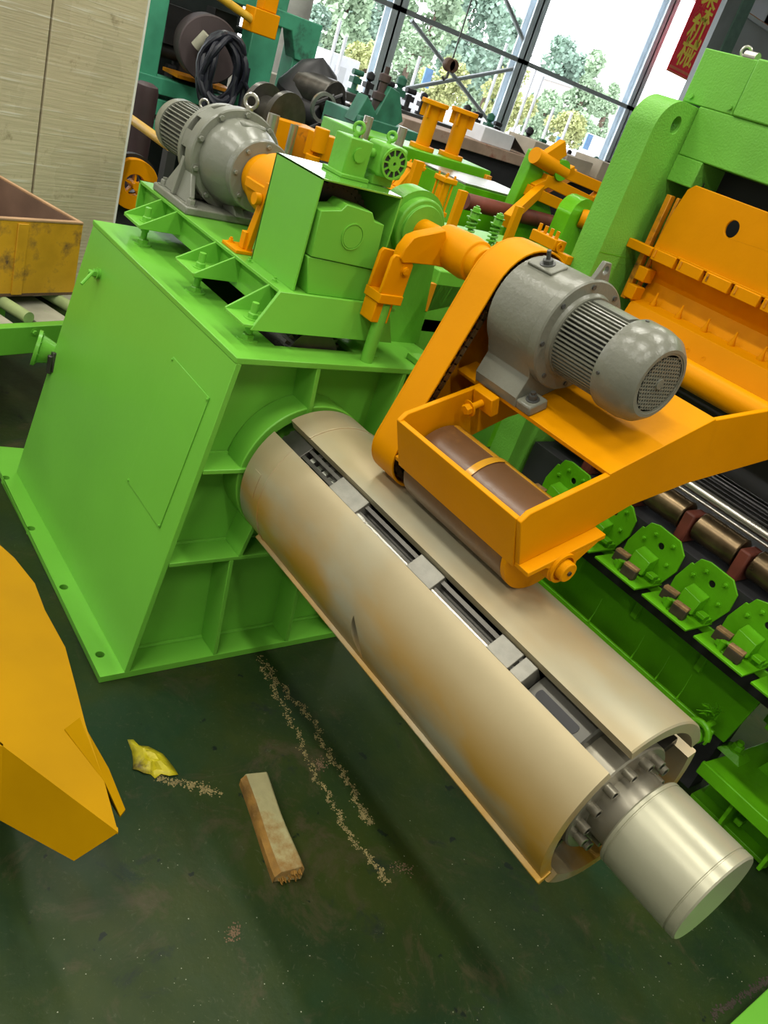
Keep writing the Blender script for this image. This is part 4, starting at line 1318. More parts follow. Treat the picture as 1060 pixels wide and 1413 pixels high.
# ================================================================== SMALL THINGS ON THE FLOOR
WOOD = mat('weathered_wood', (0.31, 0.28, 0.135), 0.75, var=0.22, scale=9, bump=0.3, bscale=40, dirt=(0.24, 0.13, 0.03), dirt_amt=0.4, dirt_scale=7)
WOODS = mat('stained_wood_side', (0.20, 0.10, 0.015), 0.7, var=0.5, scale=12, bump=0.3)
wb = thing('wood_block', 'short weathered wooden block with a frayed end lying on the green floor', 'wood block', (0.72, -0.2, 0))
w0 = U(352, 1066, 'z', 0.05)
w1 = U(402, 1200, 'z', 0.05)
w0.z = w1.z = 0
d = (w1 - w0).normalized()
n = V((-d.y, d.x, 0))
hw = 0.042
rings = []
wm = MB()
NS = 9
prof = [(-hw, 0.0), (-hw, 0.028), (-hw * 0.72, 0.046), (hw * 0.86, 0.050), (hw, 0.043), (hw, 0.0)]
verts, faces = [], []
for i in range(NS + 1):
    t = i / NS
    c = lerp(w0, w1, t)
    for a_, z in prof:
        j = 1 + 0.05 * sin(5 * t + a_ * 60)
        verts.append(c + n * (a_ * j) + V((0, 0, z * (1 + 0.06 * sin(7 * t + a_ * 30)))) + d * (random.uniform(-.006, .006) if i in (0, NS) else 0))
k = len(prof)
for i in range(NS):
    for j in range(k):
        j2 = (j + 1) % k
        faces.append((i * k + j, i * k + j2, (i + 1) * k + j2, (i + 1) * k + j))
faces.append(tuple(range(k)))
faces.append(tuple(NS * k + j for j in range(k)))
wm.add(verts, faces)
wm.build('timber', WOOD, wb, 0.003)
# stained left face: a thin bark strip following the side
bark = MB()
bv = []
for i in range(NS + 1):
    c = lerp(w0, w1, i / NS)
    for a_, z in ((-hw - 0.002, 0.0), (-hw - 0.003, 0.028), (-hw * 0.74, 0.0475)):
        bv.append(c + n * (a_ * (1 + 0.05 * sin(5 * i / NS + a_ * 60))) + V((0, 0, z * (1 + 0.06 * sin(7 * i / NS + a_ * 30)))))
bark.add(bv, [(i * 3 + j, i * 3 + j + 1, i * 3 + j + 4, i * 3 + j + 3) for i in range(NS) for j in range(2)])
bark.build('bark_strip', WOODS, wb)
sp_ = MB()
for i in range(46):
    p = w1 + n * random.uniform(-hw * 0.8, hw * 0.8) + V((0, 0, random.uniform(0.006, 0.042)))
    sp_.tube([p - d * 0.01, p + d * random.uniform(.004, .018)], [0.0035, 0.0015], 5)
sp_.build('splinters', WOODS, wb)

YELP = mat('yellow_paper', (0.52, 0.44, 0.01), 0.5, var=0.2, scale=25, dirt=(0.09, 0.065, 0.02), dirt_amt=0.42, dirt_scale=9)
lf = MB()
outline = [(176, 1020), (184, 1020), (190, 1027), (205, 1031), (225, 1040), (240, 1058), (246, 1069), (233, 1072), (222, 1069), (214, 1074), (208, 1068), (198, 1068), (190, 1063), (183, 1062), (184, 1050), (182, 1036)]
ol = [U(*p, 'z', 0.004) for p in outline]
cc = sum(ol, V()) / len(ol)
vs, fs = [], []
for ri, (sc, h) in enumerate(((0.0, .022), (0.35, .026), (0.65, .012), (1.0, .004))):
    for i, p in enumerate(ol):
        q = lerp(cc, p, sc)
        q.z = h + random.uniform(-.003, .006) * (1 if sc > 0 else 0)
        vs.append(q)
m_ = len(ol)
for r_ in range(3):
    for i in range(m_):
        i2 = (i + 1) % m_
        fs.append((r_ * m_ + i, r_ * m_ + i2, (r_ + 1) * m_ + i2, (r_ + 1) * m_ + i))
lf.add(vs, fs)
lfo = lf.build('paper_scrap', YELP, None, angle=20)
sol = lfo.modifiers.new('thick', 'SOLIDIFY')
sol.thickness = 0.0015
tag(rebase(lfo, (cc.x, cc.y, 0)), 'crumpled yellow paper scrap with a brown stain on the green floor', 'scrap')

CRUMB = mat('tan_sawdust', (0.21, 0.165, 0.065), 0.9, var=0.3, scale=40)


def crumbs(name, paths, count, spread, smin, smax, material, label, cat='debris'):
    m = MB()
    for _ in range(count):
        pth = random.choice(paths)
        i = random.randrange(len(pth) - 1)
        t = random.random()
        wob = 3.2 * sin(9.1 * (i + t)) + 2.4 * sin(23.7 * (i + t) + 1.3) + 1.5 * sin(51 * (i + t))
        if len(pth) < 4:
            wob = 0
        p = (pth[i][0] * (1 - t) + pth[i + 1][0] * t + wob + random.gauss(0, spread), pth[i][1] * (1 - t) + pth[i + 1][1] * t + random.gauss(0, spread))
        c = U(p[0], p[1], 'z', 0.0)
        s_ = random.uniform(smin, smax)
        a_ = random.uniform(0, pi)
        vs_ = []
        for z, f in ((0.0003, 1.0), (s_ * 0.35, 0.5)):
            for k_ in range(4):
                an = a_ + k_ * pi / 2 + random.uniform(-.3, .3)
                vs_.append((c.x + s_ * f * cos(an), c.y + s_ * f * sin(an), z))
        m.add(vs_, [(4, 5, 6, 7), (0, 1, 5, 4), (1, 2, 6, 5), (2, 3, 7, 6), (3, 0, 4, 7)])
    o = m.build(name, material, None, smooth=False)
    o['kind'] = 'stuff'
    tag(o, label, cat)
    return o


crumbs('sawdust_trail', [[(355, 905), (378, 950), (405, 1000), (430, 1060), (460, 1110), (480, 1150), (515, 1190), (535, 1218)],
                         [(365, 915), (395, 955), (430, 990), (452, 1040), (480, 1075), (500, 1120), (512, 1138)]],
       2600, 1.7, 0.0008, 0.0036, CRUMB, 'two thin tan sawdust trails across the floor below the mandrel')
crumbs('sawdust_streak', [[(212, 1072), (240, 1080), (270, 1084), (300, 1094)]], 420, 3.0, 0.001, 0.004, CRUMB, 'short tan sawdust streak beside the yellow paper scrap')
crumbs('mud_crumbs', [[(318, 1295), (326, 1280)], [(545, 1195), (565, 1200)], [(440, 1052), (442, 1056)]], 300, 4.5, 0.001, 0.0035,
       mat('brown_mud', (0.12, 0.075, 0.04), 0.9, var=0.3), 'small patches of brown mud crumbs on the open floor')
crumbs('white_grit', [[(200, 1150), (600, 1400)], [(600, 1250), (1000, 1330)], [(560, 1120), (740, 1360)], [(60, 1330), (420, 1390)], [(900, 1330), (1040, 1260)]], 170, 50, 0.0006, 0.0022,
       mat('pale_grit', (0.28, 0.29, 0.21), 0.9, var=0.2), 'pale grit specks scattered over the green floor')
crumbs('plate_edge_dirt', [[(985, 1400), (1030, 1372), (1060, 1352)]], 300, 3.5, 0.002, 0.006, mat('dark_dirt', (0.03, 0.022, 0.014), 0.9, var=0.3), 'dark dirt strip along the edge of the green floor plate')

# ================================================================== LEFT: CONVEYOR, BIN, WRAPPED CRATE
ev = V((-0.32, 0.947, 0)).normalized()
nv = V((-ev.y, ev.x, 0))          # away from the camera
cvy = thing('roller_conveyor', 'green roller conveyor with painted rollers under the rusty yellow bin', 'conveyor', (-1.95, -0.3, 0))
b0 = V((-1.80, -0.43, 0))


def cpt(s, t, z):
    p = b0 + ev * s + nv * t
    return V((p.x, p.y, z))


def cbox(m, s0, s1, t0, t1, z0, z1):
    return m.hexa([cpt(s0, t0, z0), cpt(s1, t0, z0), cpt(s1, t1, z0), cpt(s0, t1, z0)], [cpt(s0, t0, z1), cpt(s1, t0, z1), cpt(s1, t1, z1), cpt(s0, t1, z1)])


for t0 in (0.0, 0.95):
    cbox(MB(), -1.3, 0.7, t0, t0 + 0.05, 0.405, 0.545).build('side_beam', GREEN2, cvy, 0.004)
CANV = mat('dusty_grey_slat', (0.33, 0.32, 0.24), 0.75, var=0.15, scale=9, dirt=(0.20, 0.36, 0.09), dirt_amt=0.2, dirt_scale=5)
ROLLG = mat('green_sprayed_roller', (0.30, 0.38, 0.17), 0.5, var=0.2, scale=10)
for i in range(6):
    s = -1.15 + i * 0.315
    MB().cyl(cpt(s + 0.05, 0.05, 0.565), cpt(s, 0.95, 0.565), 0.030, 20).build('roller', ROLLG, cvy)
    cbox(MB(), s + 0.095, s + 0.285, 0.05, 0.95, 0.53, 0.545).build('slat', CANV, cvy, 0.002)
    MB().hexbolt(cpt(s + 0.05, 0.0, 0.515), -nv, 0.012, 0.012).build('axle_bolt', GREEN2, cvy)
for s in (-1.2, 0.6):
    for t in (0.0, 0.95):
        cbox(MB(), s, s + 0.06, t, t + 0.05, 0.0, 0.405).build('leg', GREEN2, cvy)

YELB = mat('worn_yellow_bin', (0.56, 0.29, 0.012), 0.5, var=0.25, scale=5, dirt=(0.10, 0.055, 0.03), dirt_amt=0.30, dirt_scale=5)
BINI = mat('rusty_bin_inside', (0.16, 0.095, 0.065), 0.75, var=0.3, scale=4)
RIMM = mat('bare_bin_rim', (0.40, 0.24, 0.13), 0.6, var=0.2, scale=6)
bn = thing('storage_bin', 'open rusty yellow steel bin sitting on the conveyor rollers', 'bin', tuple(cpt(-0.1, 0.5, 0.6)))
B0, B1, BT0, BT1, BZ0, BZ1 = -1.10, 0.54, 0.235, 0.96, 0.597, 0.965
for s0, s1, t0, t1 in ((B0, B1, BT0, BT0 + 0.02), (B0, B1, BT1 - 0.02, BT1), (B0, B0 + 0.02, BT0 + 0.02, BT1 - 0.02), (B1 - 0.02, B1, BT0 + 0.02, BT1 - 0.02)):
    cbox(MB(), s0, s1, t0, t1, BZ0, BZ1).build('bin_wall', YELB if t1 < 0.4 else BINI, bn, 0.002)
    cbox(MB(), s0, s1, t0 - 0.003, t1 + 0.003, BZ1, BZ1 + 0.012).build('rim', RIMM, bn, 0.003)
cbox(MB(), B0, B1, BT0, BT1, BZ0, BZ0 + 0.015).build('bin_floor', BINI, bn)
for s in (-0.62, -0.28, 0.18):
    cbox(MB(), s, s + 0.055, BT0 - 0.008, BT0, BZ0 + 0.01, BZ1 - 0.01).build('stiffener', YELB, bn, 0.002)

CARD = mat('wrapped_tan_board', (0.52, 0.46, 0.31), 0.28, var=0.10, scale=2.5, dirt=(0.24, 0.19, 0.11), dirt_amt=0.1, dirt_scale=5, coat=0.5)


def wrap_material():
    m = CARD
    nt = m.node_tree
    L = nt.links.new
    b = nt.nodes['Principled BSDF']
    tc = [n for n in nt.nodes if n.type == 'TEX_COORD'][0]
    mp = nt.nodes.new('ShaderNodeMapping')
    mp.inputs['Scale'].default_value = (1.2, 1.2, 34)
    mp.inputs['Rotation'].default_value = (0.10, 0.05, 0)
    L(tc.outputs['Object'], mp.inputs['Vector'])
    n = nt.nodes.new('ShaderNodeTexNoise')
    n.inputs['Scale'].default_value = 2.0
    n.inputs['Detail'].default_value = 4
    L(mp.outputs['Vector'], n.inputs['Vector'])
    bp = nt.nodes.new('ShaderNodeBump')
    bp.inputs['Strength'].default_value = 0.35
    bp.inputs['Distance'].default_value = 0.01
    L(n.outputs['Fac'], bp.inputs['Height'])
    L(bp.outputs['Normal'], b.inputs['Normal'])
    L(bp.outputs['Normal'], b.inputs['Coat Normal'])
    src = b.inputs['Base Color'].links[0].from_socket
    rp = nt.nodes.new('ShaderNodeValToRGB')  # film highlights painted into the base colour as pale streaks
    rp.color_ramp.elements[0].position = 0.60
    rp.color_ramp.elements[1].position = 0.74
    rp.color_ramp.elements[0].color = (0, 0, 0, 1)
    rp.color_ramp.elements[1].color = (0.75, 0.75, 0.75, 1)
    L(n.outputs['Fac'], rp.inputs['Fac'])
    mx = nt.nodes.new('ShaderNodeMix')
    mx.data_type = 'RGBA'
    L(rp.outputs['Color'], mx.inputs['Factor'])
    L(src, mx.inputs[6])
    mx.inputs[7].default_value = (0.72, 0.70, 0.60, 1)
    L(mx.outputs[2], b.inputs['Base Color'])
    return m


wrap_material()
wr = thing('wrapped_crate', 'tall tan board crate wrapped in clear stretch film behind the yellow bin', 'crate', (-3.6, 0.0, 0))
k0 = V((-3.6, 0.725, 0))


def kpt(s, t, z):
    p = k0 - ev * s + nv * t
    return V((p.x, p.y, z))


def kbox(m, s0, s1, t0, t1, z0, z1):
    return m.hexa([kpt(s0, t0, z0), kpt(s1, t0, z0), kpt(s1, t1, z0), kpt(s0, t1, z0)], [kpt(s0, t0, z1), kpt(s1, t0, z1), kpt(s1, t1, z1), kpt(s0, t1, z1)])


fn = nv
sm1 = UP(75, 0, k0, fn)
sm2 = UP(45, 260, k0, fn)
ss = 0.5 * ((k0 - sm1).dot(ev) + (k0 - sm2).dot(ev))
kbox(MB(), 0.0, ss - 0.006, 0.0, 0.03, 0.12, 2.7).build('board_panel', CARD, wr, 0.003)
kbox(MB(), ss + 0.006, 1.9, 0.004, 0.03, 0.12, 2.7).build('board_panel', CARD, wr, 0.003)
kbox(MB(), 0.03, 1.87, 0.03, 0.9, 0.12, 2.68).build('core_box', BINI, wr)
kbox(MB(), -0.004, 0.012, -0.004, 0.9, 0.12, 2.7).build('film_edge', mat('white_film_edge', (0.75, 0.75, 0.70), 0.35, var=0.1), wr)
for s in (0.1, 0.9, 1.7):
    kbox(MB(), s, s + 0.1, 0.0, 0.9, 0.0, 0.12).build('skid', WOODS, wr)

# ================================================================== BACKGROUND MACHINES
def onx(m, px0, py0, px1, py1, x, dx):
    """box whose face at plane x spans the two pixel corners"""
    a_, b_ = U(px0, py0, 'x', x), U(px1, py1, 'x', x)
    return m.bx(x - dx, x, min(a_.y, b_.y), max(a_.y, b_.y), min(a_.z, b_.z), max(a_.z, b_.z))


# --- orange hand wheel behind the frame
wc = U(184, 254, 'x', -3.9)
wh = thing('flywheel', 'orange spoked wheel disc standing between the wrapped crate and the grey motor', 'wheel', (-3.9, wc.y, 0))
wr_ = 34 * depth(wc) / F
MB().ring(wc + V((-0.03, 0, 0)), wc + V((0.03, 0, 0)), wr_, wr_ * 0.42, 44).build('disc', ORANGE, wh, 0.004)
hbm = MB()
hbm.cyl(wc + V((-0.05, 0, 0)), wc + V((0.07, 0, 0)), wr_ * 0.16, 20)
for i in range(5):
    an = 2 * pi * i / 5 + 0.3
    hbm.obox(wc + V((0, wr_ * 0.28 * cos(an), wr_ * 0.28 * sin(an))), (1, 0, 0), (0, cos(an), sin(an)), (0, -sin(an), cos(an)), 0.04, wr_ * 0.4, wr_ * 0.09)
hbm.build('hub_spokes', ORANGE, wh)
MB().bx(-4.05, -3.95, wc.y - wr_ * 1.2, wc.y + wr_ * 1.3, 0.0, wc.z - wr_ * 0.7).build('wheel_stand', DARK, wh)
MB().ring(wc + V((-0.09, 0, 0)), wc + V((-0.04, 0, 0)), wr_ * 1.12, wr_ * 0.4, 40).build('back_disc', BLACK, wh)

# --- teal portal machine
XT = -6.2
tm = thing('teal_frame_machine', 'old teal welded machine frame holding a dark drum behind the wrapped crate', 'machine', (XT, 2.2, 0))


def tq(px, py, x=XT):
    return U(px, py, 'x', x)


pL0, pL1 = tq(192, 60), tq(226, 60)
MB().bx(XT - 0.27, XT - 0.02, pL0.y, pL1.y, 0.0, 3.6).build('column', TEAL, tm, 0.01)
p1, p2 = tq(406, 80), tq(430, 88)
MB().bx(XT - 0.27, XT - 0.02, p1.y, p2.y, 0.0, 2.22).build('column', TEAL, tm, 0.01)
tb = tq(345, 8)
mpp0 = tq(355, 110)
MB().bx(XT - 0.3, XT, pL0.y, mpp0.y + 0.16, tb.z - 0.02, tb.z + 0.35).build('cross_beam', TEAL, tm, 0.01)
kb = tq(400, 30)
MB().slab([(XT + 0.01, kb.y - 0.40, kb.z + 0.07), (XT + 0.01, p2.y + 0.02, kb.z + 0.07), (XT + 0.01, p2.y + 0.02, kb.z - 0.30), (XT + 0.01, p1.y, kb.z - 0.30), (XT + 0.01, p1.y - 0.10, kb.z - 0.07), (XT + 0.01, kb.y - 0.40, kb.z - 0.07)], (-0.2, 0, 0)).build('knee_beam', TEAL, tm, 0.01)
for zt_, pxx in ((tq(225, 105).z, 0), (tq(225, 135).z, 0.1), (tq(225, 165).z, 0.2)):
    MB().bx(XT - 0.3, XT + 0.02, pL0.y, tq(320, 150).y, zt_ - 0.16, zt_ - 0.02).build('shelf_beam', TEAL, tm, 0.006)
mpp = tq(355, 110)
MB().bx(XT - 0.25, XT - 0.03, mpp.y - 0.14, mpp.y + 0.16, 0.0, tb.z).build('inner_column', TEAL, tm, 0.01)
MB().bx(XT - 0.9, XT - 0.8, pL0.y - 0.2, mpp.y + 0.1, 0.0, tb.z + 0.1).build('dark_back', DARK, tm)
cl_ = MB()
for i in range(26):
    q = tq(random.uniform(232, 330), random.uniform(20, 120), XT - 0.4)
    r_ = random.uniform(0.05, 0.14)
    if random.random() < 0.5:
        cl_.bx(q.x - .1, q.x + .1, q.y - r_, q.y + r_, q.z - r_ * .8, q.z + r_ * .8)
    else:
        cl_.cyl(q - V((0, r_ * 1.4, 0)), q + V((0, r_ * 1.4, 0)), r_ * 0.6, 12)
cl_.build('gear_clutter', DARK, tm)
tray = tq(290, 112, XT + 0.02)
MB().bx(XT - 0.3, XT + 0.06, tray.y - 0.35, tray.y + 0.28, tray.z - 0.05, tray.z - 0.02).build('oily_tray', ORANGEW, tm)
dr = tq(288, 68, -5.9)
rd_ = 42 * depth(dr) / F
MB().lathe([(-0.25, 0.0), (-0.25, rd_), (0.05, rd_), (0.06, rd_ * 0.96), (0.06, 0.0)], dr, (1, -0.25, 0), 48).build('drum', DRUMB, tm)
MB().cyl(tq(270, 65, -5.8), tq(286, 48, -5.75), 0.05, 14).build('drum_handle', CANV, tm)
cb1, cb2 = tq(295, -10, -5.7), tq(352, 30, -5.7)
MB().cyl(cb1, cb2, 0.035, 12).build('lever_rod', CABLE, tm)
q = tq(362, 28, -5.75)
cbm = MB()
cbm.bx(-5.85, -5.65, q.y - 0.14, q.y + 0.12, q.z - 0.12, q.z + 0.08)
cbm.bx(-5.85, -5.70, q.y - 0.04, q.y + 0.10, q.z + 0.08, q.z + 0.6)
cbm.build('lever_bracket', ORANGE, tm, 0.01)

hc = thing('hose_coil', 'coil of black hose hanging in front of the dark drum', 'hose', tuple(tq(312, 160, -5.5)))
h0 = tq(308, 100, -5.5)
sc = depth(h0) / F
for i in range(9):
    ry, rz = random.uniform(20, 30) * sc, random.uniform(36, 50) * sc
    c = h0 + V((random.uniform(-.12, .12), random.uniform(-10, 10) * sc, random.uniform(-8, 8) * sc))
    MB().tube([c + V((0.05 * sin(3 * t + i), ry * cos(t), rz * sin(t))) for t in [2 * pi * k_ / 26 for k_ in range(26)]], 0.026, 8, True).build('hose_loop', HOSE, hc)
for dy in (-26, 14, 30):
    p = h0 + V((0.05, dy * sc, 0))
    MB().tube([p + V((0, 0, 0.1)), p + V((0, 0.02, -0.3)), p + V((0.02, 0.0, -0.62))], 0.03, 8).build('hose_tail', HOSE, hc)
MB().tube([tq(335, 110, -5.4), tq(350, 140, -5.4), tq(375, 150, -5.4), tq(383, 170, -5.4)], 0.022, 8).build('hose_tail', HOSE, hc)

# --- yellow propped pole
pe_ = U(236, 204, 'x', -3.3)
yp = thing('propped_pole', 'worn yellow pole slanting down behind the grey motor on a dark rest post', 'pole', (pe_.x, pe_.y, 0))
MB().cyl(U(150, 142, 'x', -4.4), pe_, 0.030, 16).build('pole', CABLE, yp)
MB().bx(pe_.x - 0.05, pe_.x + 0.03, pe_.y - 0.03, pe_.y + 0.03, 0, pe_.z - 0.02).build('rest_post', DARK, yp)

# --- dark red cylinder beside the crate
gc = tq(196, 155, -4.8)
gcm = MB()
gcm.lathe([(0, 0.10), (gc.z + 0.16, 0.10), (gc.z + 0.20, 0.09), (gc.z + 0.22, 0.05)], (gc.x, gc.y, 0), (0, 0, 1), 24)
tag(rebase(gcm.build('gas_cylinder', mat('dull_maroon', (0.035, 0.016, 0.018), 0.5, var=0.3)), (gc.x, gc.y, 0)), 'dull maroon cylinder standing in the gap beside the wrapped crate', 'cylinder')

# --- pale concrete-like column and plate behind the hose
gp = tq(392, 90, -8.1)
gcol = MB().cyl((-8.1, gp.y, 0), (-8.1, gp.y, 4.2), 0.17, 28).build('round_column', mat('pale_grey_paint', (0.33, 0.33, 0.31), 0.7, var=0.15, scale=5))
tag(rebase(gcol, (-8.1, gp.y, 0)), 'pale grey round column behind the teal frame', 'column')
pq_ = thing('grey_panel', 'pale grey machine panel between the hose coil and the round column', 'panel', tuple(tq(355, 130, -7.6)))
onx(MB(), 336, 88, 388, 145, -7.6, 0.3).build('panel', mat('panel_grey', (0.36, 0.34, 0.28), 0.7, var=0.15), pq_, 0.01)
q = tq(355, 130, -7.6)
MB().bx(-7.85, -7.65, q.y - 0.2, q.y + 0.2, 0, q.z - 0.2).build('leg', DARK, pq_)

# --- dark hydraulic unit in the middle
XH = -5.2
hu = thing('hydraulic_unit', 'black hydraulic power unit with pipes behind the green guard box', 'hydraulic unit', (XH, 4.2, 0))
a_, b_ = tq(430, 190, XH), tq(515, 205, XH)
MB().bx(XH - 0.6, XH, a_.y, b_.y, 0.0, tq(470, 170, XH).z).build('tank', BLACK, hu, 0.02)
for px_, py_, r_, L_ in ((440, 130, 0.16, 0.6), (470, 165, 0.14, 0.7), (425, 155, 0.12, 0.5), (455, 150, 0.10, 0.8), (490, 175, 0.12, 0.4)):
    q = tq(px_, py_, XH)
    MB().cyl(q - V((L_ * .5, 0, 0)), q + V((L_ * .2, 0.1, 0)), r_, 20).build('pump', DSTEEL if r_ > .13 else BLACK, hu, 0.01)
for i in range(7):
    q = tq(random.uniform(400, 500), random.uniform(120, 190), XH + 0.25)
    MB().tube([q, q + V((0.05, 0.15, 0.12)), q + V((0, 0.3, -0.05)), q + V((0, 0.38, -0.3))], 0.02, 7).build('pipe', BLACK, hu)
MB().ring(tq(445, 148, XH + .3), tq(445, 148, XH + .3) + V((0.03, 0, 0)), 0.13, 0.10, 24).build('gauge_ring', STEEL, hu)
q = tq(425, 120, XH - .4)
MB().lathe([(0, 0.30), (0.35, 0.33), (0.6, 0.18), (0.7, 0.0)], (q.x, q.y, q.z - 0.4), (0.2, 0, 1), 18).build('tarp_cover', BLACK, hu)
# grey spool and posts just behind the motor
XS = -2.6
st = thing('entry_stand', 'orange and steel entry stand with two round posts behind the grey gear motor', 'stand', (XS, 1.6, 0))
q = tq(377, 160, -3.0)
MB().lathe([(-0.12, 0.05), (-0.12, 0.17), (-0.08, 0.17), (-0.08, 0.10), (0.08, 0.10), (0.08, 0.17), (0.12, 0.17), (0.12, 0.05)], q, (1, 0.3, 0), 30).build('spool', DSTEEL, st)
for px_, py_ in ((377, 165), (403, 178)):
    q = tq(px_, py_, XS)
    MB().cyl((XS, q.y, 0.9), (XS, q.y, q.z + 0.03), 0.035, 18).build('round_post', STEEL, st)
q = tq(385, 190, XS)
MB().bx(XS - 0.1, XS + 0.02, q.y - 0.05, q.y + 0.08, q.z - 0.3, q.z + 0.10).build('orange_block', ORANGE, st, 0.004)
MB().bx(XS - 0.35, XS + 0.2, q.y - 0.3, q.y + 0.42, 0.0, 0.95).build('stand_box', GREEN2, st, 0.01)
q = tq(423, 190, XS)
MB().bx(XS - 0.2, XS, q.y - 0.08, q.y + 0.10, 0.95, q.z + 0.05).build('orange_block', ORANGEW, st, 0.004)
q = tq(447, 197, XS + .2)
cm2 = MB()
cm2.bx(XS + .1, XS + 0.2, q.y - 0.06, q.y + 0.12, q.z - 0.10, q.z + 0.04)
cm2.cyl((XS + .2, q.y - 0.03, q.z - 0.06), (XS + .2, q.y - 0.03, q.z + 0.075), 0.045, 16)
cm2.cyl((XS + .2, q.y - 0.05, q.z - 0.22), (XS + .2, q.y - 0.05, q.z - 0.08), 0.045, 16)
cm2.build('clamp_head', ORANGE, st, 0.004)

# --- straightening table with orange flanged standards
XG = -2.9
tg = thing('pinch_roll_table', 'green pinch roll table with long steel columns behind the crank shaft', 'machine', (XG, 3.0, 0))
qa, qb = tq(497, 190, XG), tq(672, 255, XG)
ztab = tq(570, 205, XG).z
MB().bx(XG - 0.5, XG, qa.y, qb.y, ztab - 0.22, ztab).build('table_beam', LEVGREEN, tg, 0.008)
MB().bx(XG - 0.5, XG + 0.04, qa.y + 0.3, qb.y + 0.1, ztab - 0.52, ztab - 0.26).build('lower_beam', GREEN2, tg, 0.008)
for s in (0.15, 0.85):
    yy = qa.y * (1 - s) + qb.y * s
    MB().bx(XG - 0.35, XG - 0.1, yy - 0.1, yy + 0.1, 0, ztab - 0.2).build('leg', GREEN2, tg, 0.005)
qq = tq(555, 182, XG + .02)
for px_, py_ in ((548, 205), (500, 195)):
    q = tq(px_, py_, XG + 0.1)
    MB().cyl((XG + 0.1, q.y, ztab - 0.3), (XG + 0.1, q.y, ztab + 0.12), 0.032, 18).build('guide_column', STEEL, tg)
q = tq(678, 238, XG + 0.03)
MB().bx(XG - 0.02, XG + 0.03, q.y - 0.03, q.y + 0.03, ztab - 0.16, ztab - 0.03).build('end_lamp', ORANGEW, tg, 0.005)
for px_, py_, hpx in ((583, 200, 1), (622, 214, 1)):
    q = tq(px_, py_, XG - 0.15)
    hgt = 62 * depth(q) / F
    rr = 10 * depth(q) / F
    sdn = thing('flanged_standard', 'orange flanged pipe standard on the pinch roll table, %s' % ('next to the teal bracket tower' if px_ < 600 else 'next to the lilac box'), 'pipe stand', (q.x, q.y, ztab), 'orange flanged standards')
    MB().cyl((q.x, q.y, ztab), (q.x, q.y, ztab + 0.03), rr * 1.75, 28).build('base_flange', ORANGE, sdn, 0.003)
    MB().lathe([(0.03, rr), (hgt - 0.03, rr * 1.05)], (q.x, q.y, ztab), (0, 0, 1), 24).build('pipe', ORANGE, sdn)
    MB().cyl((q.x, q.y, ztab + hgt - 0.03), (q.x, q.y, ztab + hgt), rr * 1.9, 28).build('top_flange', ORANGE, sdn, 0.003)
    for k_ in range(4):
        an = k_ * pi / 2 + .5
        MB().obox((q.x + rr * 1.3 * cos(an), q.y + rr * 1.3 * sin(an), ztab + hgt - 0.07), (cos(an), sin(an), 0), (-sin(an), cos(an), 0), (0, 0, 1), rr * 0.9, 0.012, 0.09).build('gusset', ORANGE, sdn)

# --- second table farther right with shiny sheet
XK = -2.2
t2 = thing('sheet_table', 'green machine table with a bright worn steel top behind the orange posts', 'machine', (XK, 3.8, 0))
z2 = tq(700, 268, XK).z
qa, qb = tq(640, 262, XK), tq(735, 285, XK)
MB().bx(XK - 0.55, XK, qa.y, qb.y + 0.1, z2 - 0.35, z2 - 0.01).build('table_body', LEVGREEN, t2, 0.01)
MB().bx(XK - 0.55, XK, qa.y, qb.y + 0.1, z2 - 0.01, z2).build('steel_top', STEEL, t2)
MB().bx(XK - 0.5, XK - 0.1, qa.y + 0.1, qb.y - 0.1, 0, z2 - 0.3).build('pedestal', DARK, t2)

# --- orange posts, springs and cylinders just behind the crank
XP = -0.75
en = thing('entry_machine', 'green entry machine bed with orange uprights and spring loaded studs beyond the crank shaft', 'machine', (XP, 1.6, 0))
zb = tq(640, 330, XP).z
qa, qb = tq(560, 300, XP), tq(780, 370, XP)
MB().bx(XP - 0.3, XP + 0.05, qa.y, qb.y + 0.2, zb - 0.30, zb).build('bed_plate', GREEN2, en, 0.006)
for s in (0.1, 0.9):
    yy = qa.y * (1 - s) + qb.y * s
    MB().bx(XP - 0.25, XP, yy - 0.08, yy + 0.08, 0, zb - 0.28).build('leg', GREEN2, en)
for px_, pyt, pyb in ((640, 263, 310), (579, 222, 262), (718, 285, 330)):
    qt = tq(px_, pyt, XP)
    ub = thing('upright_bar', 'flat orange upright bar on the green entry machine bed, ' + {640: 'beside the spring studs', 579: 'beside the small valve block', 718: 'just behind the chain guard top'}[px_], 'bar', (XP, qt.y, zb), 'orange upright bars')
    MB().bx(XP - 0.012, XP + 0.012, qt.y - 0.022, qt.y + 0.022, zb, qt.z).build('bar', ORANGE, ub, 0.002)
    MB().bx(XP - 0.03, XP + 0.03, qt.y - 0.035, qt.y + 0.035, zb, zb + 0.015).build('foot', ORANGE, ub)
for px_, pyt in ((660, 284), (692, 294), (495, 170)):
    if px_ < 500:
        continue
    qt = tq(px_, pyt, XP)
    hh = qt.z - zb
    ss_ = thing('spring_stud', 'green painted stud with a coil spring standing on the green entry machine bed', 'spring stud', (XP, qt.y, zb), 'spring studs')
    MB().cyl((XP, qt.y, zb), (XP, qt.y, qt.z), 0.009, 12).build('stud', GREEN2, ss_)
    MB().tube([(XP + 0.021 * cos(t), qt.y + 0.021 * sin(t), zb + 0.005 + hh * 0.6 * t / (2 * pi * 5)) for t in [0.35 * k_ for k_ in range(90)]], 0.0045, 6).build('spring', GREEN2, ss_)
    nm = MB()
    nm.hexbolt((XP, qt.y, zb + hh * 0.62), (0, 0, 1), 0.022, 0.03)
    nm.hexbolt((XP, qt.y, zb + hh * 0.62 + 0.03), (0, 0, 1), 0.018, 0.02)
    nm.build('nut', GREEN2, ss_)


